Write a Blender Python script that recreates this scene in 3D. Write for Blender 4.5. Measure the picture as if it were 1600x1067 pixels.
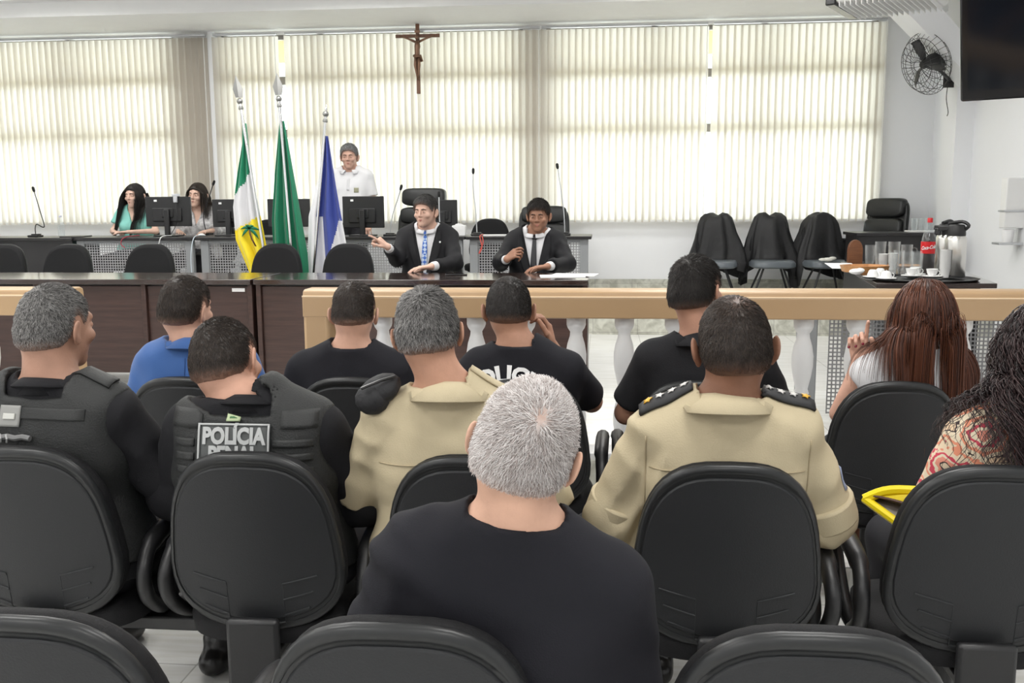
import bpy, bmesh, math, random
import numpy as np
from mathutils import Vector, Matrix, Euler
from mathutils.bvhtree import BVHTree
random.seed(7); rng = np.random.default_rng(7)
S = bpy.context.scene
for o in list(bpy.data.objects): bpy.data.objects.remove(o)
COL = S.collection

# ------------------------------------------------------------------ camera
F, PITCH, YAW, ROLL, HC = 1480., math.radians(8.38), math.radians(5.57), .0064, 1.53
fwd0 = Vector((-math.sin(YAW), math.cos(YAW), 0)); rt = Vector((math.cos(YAW), math.sin(YAW), 0))
fw = fwd0*math.cos(PITCH) - Vector((0, 0, 1))*math.sin(PITCH); up = rt.cross(fw)
cr = rt*math.cos(ROLL) - up*math.sin(ROLL); cu = up*math.cos(ROLL) + rt*math.sin(ROLL)
cam = bpy.data.cameras.new('camera'); cam.sensor_width = 36; cam.lens = F/1600*36; cam.clip_start = .05; cam.clip_end = 200
co = bpy.data.objects.new('camera', cam); COL.objects.link(co)
M = Matrix((cr, cu, -fw)).transposed().to_4x4(); M.translation = Vector((0, 0, HC)); co.matrix_world = M
S.camera = co
# ------------------------------------------------------------------ world, lamps, exposure
S.view_settings.view_transform = 'Standard'; S.view_settings.look = 'None'
S.view_settings.exposure = 0.0; S.view_settings.gamma = 1; S.view_settings.use_curve_mapping = False
W = bpy.data.worlds.new('overcast_sky'); S.world = W; W.use_nodes = True
bg = W.node_tree.nodes['Background']; bg.inputs[0].default_value = (.93, .97, 1, 1); bg.inputs[1].default_value = 6.6
S.cycles.max_bounces = 8; S.cycles.diffuse_bounces = 4; S.cycles.glossy_bounces = 3
S.cycles.transmission_bounces = 6; S.cycles.transparent_max_bounces = 10
S.cycles.sample_clamp_indirect = 4; S.cycles.caustics_reflective = False; S.cycles.caustics_refractive = False
def ceiling_lamp(x, y, power, sx=1.25, sy=.6, z=3.5):
    l = bpy.data.lights.new('lamp_light', 'AREA'); l.shape = 'RECTANGLE'; l.size = sx; l.size_y = sy; l.energy = power
    l.color = (1, .985, .96)
    o = bpy.data.objects.new('lamp_light', l); COL.objects.link(o); o.location = (x, y, z); return o
LAMPS = [(x, y) for y in (-1.2, 1.6, 4.4, 7.0, 9.0) for x in (-5.6, -2.4, .8)]  # last row, over the platform, is added to brighten the back wall
for (x, y) in LAMPS: ceiling_lamp(x, y, 36 if y < 8 else 14)

# ------------------------------------------------------------------ materials
def nodes(name):
    m = bpy.data.materials.new(name); m.use_nodes = True; nt = m.node_tree
    return m, nt, nt.nodes['Principled BSDF']
def _n(nt, t, **k):
    n = nt.nodes.new(t)
    for a, v in k.items():
        if a in n.inputs.keys(): n.inputs[a].default_value = v
        else: setattr(n, a, v)
    return n
def mat(name, c, r=.6, metal=0, var=.0, vs=8, bump=0, bs=60, spec=.5, coat=0, alpha=1, stretch=None, trans=0, sheen=0, c2=None):
    m, nt, b = nodes(name); L = nt.links
    b.inputs['Base Color'].default_value = (*c, 1); b.inputs['Roughness'].default_value = r
    b.inputs['Metallic'].default_value = metal; b.inputs['Specular IOR Level'].default_value = spec
    b.inputs['Coat Weight'].default_value = coat; b.inputs['Sheen Weight'].default_value = sheen
    b.inputs['Transmission Weight'].default_value = trans
    b.inputs['Alpha'].default_value = alpha
    if var or bump or c2:
        tc = _n(nt, 'ShaderNodeTexCoord'); mp = _n(nt, 'ShaderNodeMapping'); L.new(tc.outputs['Object'], mp.inputs[0])
        if stretch: mp.inputs['Scale'].default_value = stretch
    if var or c2:
        nz = _n(nt, 'ShaderNodeTexNoise'); nz.inputs['Scale'].default_value = vs; nz.inputs['Detail'].default_value = 5
        L.new(mp.outputs[0], nz.inputs['Vector'])
        rp = _n(nt, 'ShaderNodeValToRGB'); rp.color_ramp.elements[0].position = .3; rp.color_ramp.elements[1].position = .7
        a = c2 if c2 else tuple(max(0, x*(1-var)) for x in c); z = c if c2 else tuple(min(1, x*(1+var)) for x in c)
        rp.color_ramp.elements[0].color = (*a, 1); rp.color_ramp.elements[1].color = (*z, 1)
        L.new(nz.outputs[0], rp.inputs[0]); L.new(rp.outputs[0], b.inputs['Base Color'])
    if bump:
        n2 = _n(nt, 'ShaderNodeTexNoise'); n2.inputs['Scale'].default_value = bs; n2.inputs['Detail'].default_value = 4
        L.new(mp.outputs[0], n2.inputs['Vector'])
        bp = _n(nt, 'ShaderNodeBump'); bp.inputs['Strength'].default_value = bump; bp.inputs['Distance'].default_value = .01
        L.new(n2.outputs[0], bp.inputs['Height']); L.new(bp.outputs[0], b.inputs['Normal'])
    return m
def emis(name, c, s):
    m, nt, b = nodes(name); b.inputs['Base Color'].default_value = (*c, 1)
    b.inputs['Emission Color'].default_value = (*c, 1); b.inputs['Emission Strength'].default_value = s; return m
def tile_mat(name, c1, c2, grout, size, off=(0, 0), r=.25, marble=0, plane='xy', streak=0):
    m, nt, b = nodes(name); L = nt.links
    tc = _n(nt, 'ShaderNodeTexCoord'); sx = _n(nt, 'ShaderNodeSeparateXYZ'); cb = _n(nt, 'ShaderNodeCombineXYZ')
    L.new(tc.outputs['Object'], sx.inputs[0])
    L.new(sx.outputs[0], cb.inputs[0]); L.new(sx.outputs[1 if plane == 'xy' else 2], cb.inputs[1])
    mp = _n(nt, 'ShaderNodeMapping'); L.new(cb.outputs[0], mp.inputs[0]); mp.inputs['Location'].default_value = (*off, 0)
    br = _n(nt, 'ShaderNodeTexBrick'); br.offset = 0; br.squash = 1
    br.inputs['Scale'].default_value = 1; br.inputs['Brick Width'].default_value = size[0]; br.inputs['Row Height'].default_value = size[1]
    br.inputs['Mortar Size'].default_value = .003; br.inputs['Mortar Smooth'].default_value = .1
    br.inputs['Color1'].default_value = (*c1, 1); br.inputs['Color2'].default_value = (*c2, 1); br.inputs['Mortar'].default_value = (*grout, 1)
    L.new(mp.outputs[0], br.inputs['Vector']); last = br.outputs[0]
    nz = _n(nt, 'ShaderNodeTexNoise'); nz.inputs['Scale'].default_value = 9 if marble else 2; nz.inputs['Detail'].default_value = 8
    if marble: nz.inputs['Distortion'].default_value = 1.5
    mp2 = _n(nt, 'ShaderNodeMapping'); L.new(tc.outputs['Object'], mp2.inputs[0])
    if streak: mp2.inputs['Scale'].default_value = (2, 22, 2)
    L.new(mp2.outputs[0], nz.inputs['Vector'])
    rp = _n(nt, 'ShaderNodeValToRGB'); rp.color_ramp.elements[0].position = .35; rp.color_ramp.elements[1].position = .65
    k = .62 if marble else .88
    rp.color_ramp.elements[0].color = (k, k*.99, k*.95, 1); rp.color_ramp.elements[1].color = (1, 1, 1, 1)
    L.new(nz.outputs[0], rp.inputs[0])
    mx = _n(nt, 'ShaderNodeMix', data_type='RGBA', blend_type='MULTIPLY'); mx.inputs[0].default_value = 1
    L.new(last, mx.inputs[6]); L.new(rp.outputs[0], mx.inputs[7]); L.new(mx.outputs[2], b.inputs['Base Color'])
    b.inputs['Roughness'].default_value = r
    bp = _n(nt, 'ShaderNodeBump'); bp.inputs['Strength'].default_value = .4; bp.inputs['Distance'].default_value = .002; bp.invert = True
    L.new(br.outputs['Fac'], bp.inputs['Height']); L.new(bp.outputs[0], b.inputs['Normal'])
    return m
def perforated(name, c, pitch, hole, axes=(0, 2)):
    """sheet metal with square punched holes (real see-through holes)"""
    m, nt, b = nodes(name); L = nt.links
    b.inputs['Base Color'].default_value = (*c, 1); b.inputs['Roughness'].default_value = .45
    tc = _n(nt, 'ShaderNodeTexCoord'); sx = _n(nt, 'ShaderNodeSeparateXYZ'); L.new(tc.outputs['Object'], sx.inputs[0])
    outs = []
    for a in axes:
        p = _n(nt, 'ShaderNodeMath', operation='PINGPONG'); p.inputs[1].default_value = pitch/2
        L.new(sx.outputs[a], p.inputs[0])
        q = _n(nt, 'ShaderNodeMath', operation='LESS_THAN'); q.inputs[1].default_value = hole/2
        L.new(p.outputs[0], q.inputs[0]); outs.append(q)
    mu = _n(nt, 'ShaderNodeMath', operation='MULTIPLY'); L.new(outs[0].outputs[0], mu.inputs[0]); L.new(outs[1].outputs[0], mu.inputs[1])
    iv = _n(nt, 'ShaderNodeMath', operation='SUBTRACT'); iv.inputs[0].default_value = 1; L.new(mu.outputs[0], iv.inputs[1])
    L.new(iv.outputs[0], b.inputs['Alpha']); return m
def wood_mat(name, c1, c2, r, scale=(1, 14, 14), coat=0):
    m, nt, b = nodes(name); L = nt.links
    tc = _n(nt, 'ShaderNodeTexCoord'); mp = _n(nt, 'ShaderNodeMapping'); mp.inputs['Scale'].default_value = scale
    L.new(tc.outputs['Object'], mp.inputs[0])
    nz = _n(nt, 'ShaderNodeTexNoise'); nz.inputs['Scale'].default_value = 3; nz.inputs['Detail'].default_value = 8; nz.inputs['Roughness'].default_value = .65
    L.new(mp.outputs[0], nz.inputs['Vector'])
    rp = _n(nt, 'ShaderNodeValToRGB'); rp.color_ramp.elements[0].position = .3; rp.color_ramp.elements[1].position = .7
    rp.color_ramp.elements[0].color = (*c1, 1); rp.color_ramp.elements[1].color = (*c2, 1)
    L.new(nz.outputs[0], rp.inputs[0]); L.new(rp.outputs[0], b.inputs['Base Color'])
    b.inputs['Roughness'].default_value = r; b.inputs['Coat Weight'].default_value = coat; b.inputs['Coat Roughness'].default_value = .1
    return m
def glassy(name, c=(1, 1, 1), a=.18, r=.03):
    """thin clear glass / plastic: mostly transparent with a glossy skin"""
    m = bpy.data.materials.new(name); m.use_nodes = True; nt = m.node_tree; nt.nodes.clear(); L = nt.links
    out = _n(nt, 'ShaderNodeOutputMaterial'); t = _n(nt, 'ShaderNodeBsdfTransparent'); t.inputs[0].default_value = (*c, 1)
    p = _n(nt, 'ShaderNodeBsdfPrincipled'); p.inputs['Base Color'].default_value = (*c, 1); p.inputs['Roughness'].default_value = r
    lw = _n(nt, 'ShaderNodeLayerWeight'); lw.inputs[0].default_value = .35
    ad = _n(nt, 'ShaderNodeMath', operation='ADD', use_clamp=True); ad.inputs[1].default_value = a*.3
    mu = _n(nt, 'ShaderNodeMath', operation='MULTIPLY'); mu.inputs[1].default_value = .22
    L.new(lw.outputs['Facing'], mu.inputs[0]); L.new(mu.outputs[0], ad.inputs[0])
    mx = _n(nt, 'ShaderNodeMixShader'); L.new(ad.outputs[0], mx.inputs[0]); L.new(t.outputs[0], mx.inputs[1]); L.new(p.outputs[0], mx.inputs[2])
    L.new(mx.outputs[0], out.inputs[0]); return m
def blind_mat(name, c, tr):
    m = bpy.data.materials.new(name); m.use_nodes = True; nt = m.node_tree; nt.nodes.clear(); L = nt.links
    out = _n(nt, 'ShaderNodeOutputMaterial'); d = _n(nt, 'ShaderNodeBsdfDiffuse'); d.inputs[0].default_value = (*c, 1)
    t = _n(nt, 'ShaderNodeBsdfTranslucent'); t.inputs[0].default_value = (*tr, 1)
    mx = _n(nt, 'ShaderNodeMixShader'); mx.inputs[0].default_value = .58
    L.new(d.outputs[0], mx.inputs[1]); L.new(t.outputs[0], mx.inputs[2]); L.new(mx.outputs[0], out.inputs[0]); return m
def hair_mat(name, c1, c2, r=.45, scalp=None):
    m, nt, b = nodes(name); L = nt.links; b.inputs['Roughness'].default_value = r; b.inputs['Specular IOR Level'].default_value = .35
    at = _n(nt, 'ShaderNodeAttribute'); at.attribute_name = 'tone'
    rp = _n(nt, 'ShaderNodeValToRGB'); rp.color_ramp.elements[0].color = (*c1, 1); rp.color_ramp.elements[1].color = (*c2, 1)
    L.new(at.outputs['Fac'], rp.inputs[0]); last = rp.outputs[0]
    if scalp is not None:                                   # skin showing through where the hair is cropped or thin
        a2 = _n(nt, 'ShaderNodeAttribute'); a2.attribute_name = 'fade'; mx = _n(nt, 'ShaderNodeMix', data_type='RGBA')
        L.new(a2.outputs['Fac'], mx.inputs[0]); L.new(last, mx.inputs[6]); mx.inputs[7].default_value = (*scalp, 1); last = mx.outputs[2]
    L.new(last, b.inputs['Base Color']); return m
def two(name, c1, c2, scale, kind='checker', r=.7):
    m, nt, b = nodes(name); L = nt.links
    tc = _n(nt, 'ShaderNodeTexCoord'); mp = _n(nt, 'ShaderNodeMapping'); L.new(tc.outputs['Object'], mp.inputs[0])
    mp.inputs['Rotation'].default_value = (0, math.radians(45), 0)
    t = _n(nt, 'ShaderNodeTexChecker'); t.inputs['Scale'].default_value = scale
    t.inputs['Color1'].default_value = (*c1, 1); t.inputs['Color2'].default_value = (*c2, 1)
    L.new(mp.outputs[0], t.inputs['Vector']); L.new(t.outputs[0], b.inputs['Base Color']); b.inputs['Roughness'].default_value = r; return m

# ------------------------------------------------------------------ mesh building
class MB:
    def __init__(s): s.v = []; s.f = []
    def add(s, vs, fs):
        n = len(s.v); s.v += [tuple(map(float, v)) for v in vs]; s.f += [tuple(i+n for i in f) for f in fs]; return s
    def box(s, lo, hi, R=None, c=None):
        x0, y0, z0 = lo; x1, y1, z1 = hi
        vs = [Vector(p) for p in ((x0,y0,z0),(x1,y0,z0),(x1,y1,z0),(x0,y1,z0),(x0,y0,z1),(x1,y0,z1),(x1,y1,z1),(x0,y1,z1))]
        if R is not None:
            c = Vector(c) if c is not None else sum(vs, Vector())/8
            vs = [c + R @ (v-c) for v in vs]
        return s.add(vs, [(0,3,2,1),(4,5,6,7),(0,1,5,4),(1,2,6,5),(2,3,7,6),(3,0,4,7)])
    def tube(s, path, r, n=8, closed=False, flat=1.0, cap=True):
        P = [Vector(p) for p in path]; m = len(P); rr = r if hasattr(r, '__len__') else [r]*m
        rings = []; prev = None
        for i, p in enumerate(P):
            if closed: t = (P[(i+1) % m] - P[i-1]).normalized()
            else: t = (P[min(i+1, m-1)] - P[max(i-1, 0)]).normalized()
            if prev is None:
                a = Vector((1, 0, 0)) if abs(t.x) < .9 else Vector((0, 1, 0))
                nrm = (a - t*a.dot(t)).normalized()
            else: nrm = (prev - t*prev.dot(t)).normalized()
            prev = nrm; b = t.cross(nrm)
            rings.append([p + nrm*math.cos(k*2*math.pi/n)*rr[i]*flat + b*math.sin(k*2*math.pi/n)*rr[i] for k in range(n)])
        vs = [v for g in rings for v in g]; fs = []
        for i in range(m if closed else m-1):
            j = (i+1) % m
            for k in range(n): fs.append((i*n+k, i*n+(k+1) % n, j*n+(k+1) % n, j*n+k))
        if not closed and cap: fs += [tuple(range(n))[::-1], tuple((m-1)*n+k for k in range(n))]
        return s.add(vs, fs)
    def lathe(s, prof, c=(0, 0, 0), n=24, axis=None, cap=True):
        c = Vector(c); R = Matrix.Identity(3) if axis is None else Vector((0, 0, 1)).rotation_difference(Vector(axis)).to_matrix()
        vs = []; fs = []; m = len(prof)
        for (r, z) in prof:
            for k in range(n):
                a = k*2*math.pi/n; vs.append(c + R @ Vector((r*math.cos(a), r*math.sin(a), z)))
        for i in range(m-1):
            for k in range(n): fs.append((i*n+k, i*n+(k+1) % n, (i+1)*n+(k+1) % n, (i+1)*n+k))
        if cap:
            if prof[0][0] > 1e-4: fs.append(tuple(range(n))[::-1])
            if prof[-1][0] > 1e-4: fs.append(tuple((m-1)*n+k for k in range(n)))
        return s.add(vs, fs)
    def ball(s, c, r, n=12, R=None):
        r = r if hasattr(r, '__len__') else (r, r, r); c = Vector(c); vs = []; fs = []; m = n//2
        for i in range(m+1):
            ph = math.pi*i/m
            for k in range(n):
                a = 2*math.pi*k/n; v = Vector((r[0]*math.sin(ph)*math.cos(a), r[1]*math.sin(ph)*math.sin(a), -r[2]*math.cos(ph)))
                vs.append(c + (R @ v if R is not None else v))
        for i in range(m):
            for k in range(n): fs.append((i*n+k, i*n+(k+1) % n, (i+1)*n+(k+1) % n, (i+1)*n+k))
        return s.add(vs, fs)
    def prism(s, poly, d0, d1, axis='y'):
        """polygon in the other two axes, extruded from d0 to d1"""
        def P(u, v, d): return {'y': (u, d, v), 'x': (d, u, v), 'z': (u, v, d)}[axis]
        n = len(poly); vs = [P(u, v, d0) for u, v in poly]+[P(u, v, d1) for u, v in poly]
        fs = [tuple(range(n)), tuple(range(n, 2*n))[::-1]]+[(i, n+i, n+(i+1) % n, (i+1) % n) for i in range(n)]
        return s.add(vs, fs)
    def loft(s, rings, cap0=True, cap1=True):
        n = len(rings[0]); vs = [p for g in rings for p in g]; fs = []
        for i in range(len(rings)-1):
            for k in range(n): fs.append((i*n+k, i*n+(k+1) % n, (i+1)*n+(k+1) % n, (i+1)*n+k))
        if cap0: fs.append(tuple(range(n))[::-1])
        if cap1: fs.append(tuple((len(rings)-1)*n+k for k in range(n)))
        return s.add(vs, fs)
    def grid(s, G):
        """G[i][j] points -> sheet"""
        m, n = len(G), len(G[0]); vs = [p for r in G for p in r]
        return s.add(vs, [(i*n+j, i*n+j+1, (i+1)*n+j+1, (i+1)*n+j) for i in range(m-1) for j in range(n-1)])
    def build(s, name, m, parent=None, bevel=0, smooth=True, ang=40, solid=0, mods=True, fix=True):
        me = bpy.data.meshes.new(name); me.from_pydata(s.v, [], s.f)
        if fix:
            bm = bmesh.new(); bm.from_mesh(me); bmesh.ops.recalc_face_normals(bm, faces=bm.faces); bm.to_mesh(me); bm.free()
        o = bpy.data.objects.new(name, me); COL.objects.link(o); me.materials.append(m)
        if solid:
            md = o.modifiers.new('solid', 'SOLIDIFY'); md.thickness = solid; md.offset = 0
        if bevel:
            md = o.modifiers.new('bevel', 'BEVEL'); md.width = bevel; md.segments = 2; md.limit_method = 'ANGLE'; md.angle_limit = math.radians(50)
        if smooth:
            me.polygons.foreach_set('use_smooth', [True]*len(me.polygons))
            if ang < 180: me.set_sharp_from_angle(angle=math.radians(ang))
        if parent is not None: o.parent = parent
        return o
def empty(name, loc=(0, 0, 0), rz=0):
    o = bpy.data.objects.new(name, None); COL.objects.link(o); o.location = loc; o.rotation_euler = (0, 0, rz); o.empty_display_size = .1; return o
def tag(o, label=None, cat=None, group=None, kind=None):
    if label: o['label'] = label
    if cat: o['category'] = cat
    if group: o['group'] = group
    if kind: o['kind'] = kind
    return o
def copy_tree(o, parent=None):
    c = o.copy(); COL.objects.link(c)
    if parent is not None: c.parent = parent
    for ch in list(o.children): copy_tree(ch, c)
    return c
def lab(o, l): o['label'] = l; return o
def text_mesh(body, size, extrude=.001, bold=0.0, align='CENTER', shear=0):
    cu = bpy.data.curves.new('lettering', 'FONT'); cu.body = body; cu.size = size; cu.extrude = extrude; cu.align_x = align; cu.align_y = 'CENTER'
    cu.offset = bold; cu.resolution_u = 3; cu.shear = shear
    t = bpy.data.objects.new('lettering', cu); COL.objects.link(t)
    dg = bpy.context.evaluated_depsgraph_get(); dg.update()
    me = bpy.data.meshes.new_from_object(t.evaluated_get(dg)); bpy.data.objects.remove(t); bpy.data.curves.remove(cu)
    return me
def arc(c, r, a0, a1, n, plane='xz'):
    out = []
    for i in range(n+1):
        a = math.radians(a0+(a1-a0)*i/n); u, v = r*math.cos(a), r*math.sin(a)
        out.append((c[0]+u, c[1], c[2]+v) if plane == 'xz' else (c[0], c[1]+u, c[2]+v) if plane == 'yz' else (c[0]+u, c[1]+v, c[2]))
    return out
def smooth_path(pts, n=6, closed=False):
    P = [Vector(p) for p in pts]; out = []; m = len(P)
    for i in range(m if closed else m-1):
        p0 = P[(i-1) % m] if closed or i > 0 else P[0]; p1 = P[i]; p2 = P[(i+1) % m]; p3 = P[(i+2) % m] if closed or i < m-2 else P[-1]
        for k in range(n):
            t = k/n
            out.append(.5*((2*p1)+(-p0+p2)*t+(2*p0-5*p1+4*p2-p3)*t*t+(-p0+3*p1-3*p2+p3)*t**3))
    if not closed: out.append(P[-1])
    return out
# ------------------------------------------------------------------ the room
SF, DF = .28, .44            # stage floor, raised rear platform
WY, RX, LX, BY, CZ = 10.9, 3.55, -8.0, -2.6, 3.62
m_wall = mat('white_wall_paint', (.86, .87, .89), .7, var=.01, vs=2, bump=.05, bs=90)
m_ceil = mat('ceiling_paint', (.88, .88, .88), .8, var=.01)
m_floor = tile_mat('white_floor_tile', (.78, .78, .77), (.74, .74, .73), (.42, .42, .40), (.33, .33), (.03, .1), .22, streak=1)
m_stage = tile_mat('white_streaked_stage_tile', (.84, .84, .83), (.80, .80, .79), (.55, .55, .53), (.45, .32), (.12, .05), .22, streak=1)
m_riser = tile_mat('marbled_riser_tile', (.66, .66, .58), (.60, .60, .54), (.45, .44, .40), (.42, .30), (.1, 0), .3, marble=1, plane='xz')
m_alu = mat('grey_aluminium', (.55, .56, .58), .35, .6)
m_frame = mat('dark_window_frame', (.30, .29, .27), .5)
m_plastic_w = mat('white_plastic', (.80, .80, .79), .4)
def struct(name, mb, m, **k): return tag(mb.build(name, m, **k), kind='structure')
struct('floor', MB().box((LX, BY, -.1), (RX, 4.5, 0)), m_floor)
struct('floor_stage', MB().box((LX, 4.52, -.1), (RX, 9.0, SF)), m_stage)
struct('floor_platform', MB().box((LX, 8.97, -.1), (RX, WY, DF)), m_stage)
struct('trim_1', MB().box((LX, 4.5, 0), (RX, 4.52, SF+.001)), m_riser)
struct('trim_2', MB().box((LX, 8.95, SF), (RX, 8.97, DF+.001)), m_riser)
struct('baseboard_back', MB().box((LX, WY-.02, DF), (RX, WY, DF+.21)), m_riser)
# back wall with three window openings
Z0, Z1 = 1.30, 3.44
WIN = [(-7.6, -4.97), (-4.42, -.92), (-.66, 2.93)]
bw = MB().box((LX, WY, -.1), (RX, WY+.2, Z0)).box((LX, WY, Z1), (RX, WY+.2, CZ+.1))
xs = [LX]+[x for w in WIN for x in w]+[RX]
for i in range(0, len(xs), 2): bw.box((xs[i], WY, Z0), (xs[i+1], WY+.2, Z1))
struct('wall_back', bw, m_wall)
struct('wall_right', MB().box((RX, BY, -.1), (RX+.2, WY+.2, CZ+.1)), m_wall)
struct('wall_left', MB().box((LX-.2, BY, -.1), (LX, WY+.2, CZ+.1)), m_wall)
struct('wall_rear', MB().box((LX-.2, BY-.2, -.1), (RX+.2, BY, CZ+.1)), m_wall)
struct('ceiling', MB().box((LX, BY, CZ), (RX, WY, CZ+.1)), m_ceil)
struct('trim_3', MB().box((LX, 9.75, 3.47), (RX, WY, CZ-.001)), m_ceil)            # soffit over the windows
struct('trim_4', MB().box((-4.52, WY-.10, DF), (-4.46, WY, 3.47)), m_wall)          # slim pilaster between the windows
# pilaster on the right wall with a sloping haunch up to the soffit
pm = MB().box((RX-.17, 9.75, DF), (RX, 10.15, 3.47))
pm.prism([(3.38, 2.60), (3.55, 2.45), (3.55, 2.72), (2.72, 3.62), (2.36, 3.62)], 9.35, 9.75)
struct('trim_5', pm, m_wall)
m_pane = glassy('window_pane', (.97, 1, .99), .04)
for i, (a, b) in enumerate(WIN):
    fr = MB(); y0, y1 = WY+.06, WY+.12; t = .05
    fr.box((a, y0, Z0), (b, y1, Z0+t)).box((a, y0, Z1-t), (b, y1, Z1)).box((a, y0, Z0), (a+t, y1, Z1)).box((b-t, y0, Z0), (b, y1, Z1))
    n = max(2, round((b-a)/1.2))
    for k in range(1, n): x = a+(b-a)*k/n; fr.box((x-.03, y0, Z0), (x+.03, y1, Z1))
    for z in (2.335, 2.93): fr.box((a, y0-.03, z-.045), (b, y1, z+.045))
    w = struct('window_%d' % (i+1), fr, m_frame)
    MB().box((a+.01, WY+.085, Z0+.01), (b-.01, WY+.09, Z1-.01)).build('window_pane', m_pane, w)
# outside: unseen slab added to shade and yellow the upper blinds, and the pale yard in front of the building
m_out = mat('ochre_shade_slab', (.42, .34, .16), .9)
struct('trim_6', MB().box((LX-1, WY+.2, 3.5), (RX+1, WY+2.6, 3.6)), m_out)
struct('floor_outside', MB().box((LX-20, WY+.2, -1.2), (RX+20, WY+30, -1.1)), mat('outdoor_paving', (.6, .58, .53), .9))

# ------------------------------------------------------------------ vertical blinds
m_blind = blind_mat('cream_blind_fabric', (.46, .41, .36), (.89, .855, .79))
m_chain = mat('white_bead_chain', (.8, .8, .78), .4)
def blind(x0, x1, label, ang, jit=2, z0=1.30, z1=3.40):
    n = max(1, round((x1-x0)/.0765)); root = empty('vertical_blind', ((x0+x1)/2, WY-.13, z0))
    tag(root, label, 'vertical blind'); sl = MB(); h = z1-z0
    for i in range(n):
        cx = -(x1-x0)/2+(i+.5)*(x1-x0)/n; a = math.radians(ang+random.uniform(-jit, jit)); G = []
        dz = random.uniform(-.006, .006)
        for zz in (0+dz, h*.5, h):
            row = []
            for k in range(5):
                u = (k/4-.5)*.106; bow = .009*(1-(2*k/4-1)**2)
                row.append((cx+u*math.cos(a)-bow*math.sin(a), u*math.sin(a)+bow*math.cos(a), zz))
            G.append(row)
        sl.grid(G)
    sl.build('slats', m_blind, root, fix=False, ang=180)
    MB().box((-(x1-x0)/2, -.025, h+.012), ((x1-x0)/2, .025, h+.034)).build('headrail', m_alu, root, bevel=.004)
    ch = MB()
    for i in range(n):
        cx = -(x1-x0)/2+(i+.5)*(x1-x0)/n
        ch.box((cx-.03, -.004, .0), (cx+.03, .004, .022))
    ch.build('bottom_weights', m_chain, root)
    MB().tube([((x1-x0)/2-.01, -.04, h), ((x1-x0)/2-.012, -.045, .05)], .004, 6).build('pull_chain', m_chain, root)
blind(-7.98, -4.53, 'cream vertical blind on the left window, left of the white pilaster', 27)
blind(-4.44, -3.70, 'narrow beige vertical blind just behind the two green flags', 27)
blind(-3.60, -.72, 'wide vertical blind hanging behind the wooden crucifix', 27)
blind(-.70, 1.10, 'bright white vertical blind immediately right of the one behind the crucifix', 20)
blind(1.16, 2.97, 'rightmost vertical blind, ending beside the wall fan', 13, 2)
# a few slim fixtures: fluorescent tube behind the soffit edge and lamps over the hall, with an added row above the platform
m_tube = emis('lamp_tube', (1, 1, .97), 4)
def fix_lamp(x, y, z=3.62):
    r = empty('ceiling_light', (x, y, z)); tag(r, 'assumed white recessed ceiling light panel above the hall, outside the picture', 'ceiling light', 'ceiling light panels')
    MB().box((-.66, -.33, -.06), (.66, .33, 0)).build('housing', m_plastic_w, r, bevel=.01)
    MB().box((-.62, -.29, -.07), (.62, .29, -.055)).build('diffuser', m_tube, r)
for (x, y) in LAMPS: fix_lamp(x, y)
r = empty('tube_light', (1.19, 9.70, 3.50)); tag(r, 'small bright fluorescent tube at the ceiling edge above the right window', 'light')
MB().box((-.17, -.02, 0.0), (.17, .05, .03)).build('housing', m_plastic_w, r)
MB().tube([(-.15, -.01, -.012), (.15, -.01, -.012)], .012, 10).build('tube', emis('lit_tube', (1, 1, 1), 6), r)
# ------------------------------------------------------------------ furniture materials
m_darkwood = wood_mat('dark_wenge_laminate', (.030, .015, .012), (.060, .030, .024), .32, (1, 16, 16))
m_top = wood_mat('polished_dark_table_top', (.020, .012, .010), (.040, .024, .020), .16, (1, 14, 14), coat=.6)
m_black = mat('black_laminate', (.012, .011, .012), .35)
m_blackp = mat('black_plastic', (.011, .011, .012), .42, bump=.05, bs=200)
m_shell = mat('charcoal_plastic_chair_shell', (.019, .020, .022), .5, bump=.12, bs=260, spec=.35)
m_rim = mat('charcoal_moulded_rim', (.018, .019, .020), .36, spec=.4)
m_fabric = mat('black_chair_upholstery', (.007, .007, .008), .75, bump=.2, bs=300, spec=.3)
m_leather = mat('black_leather', (.009, .010, .010), .38, bump=.15, bs=120)
m_greym = mat('grey_painted_steel', (.26, .27, .28), .45)
m_chrome = mat('chrome', (.75, .75, .76), .12, 1)
m_steel = mat('brushed_steel', (.66, .65, .62), .26, 1)
m_white = mat('white_porcelain', (.85, .85, .84), .2)
m_paper = mat('white_paper', (.86, .86, .86), .7)
m_bal = mat('white_baluster_paint', (.72, .72, .72), .45, bump=.05, bs=40)
m_rail = mat('tan_vinyl_rail_cover', (.43, .285, .155), .36, var=.03, vs=3)
m_perf = perforated('perforated_grey_steel', (.30, .30, .31), .026, .017)
m_perf2 = perforated('perforated_steel_panel', (.24, .24, .25), .0235, .0155)

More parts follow.
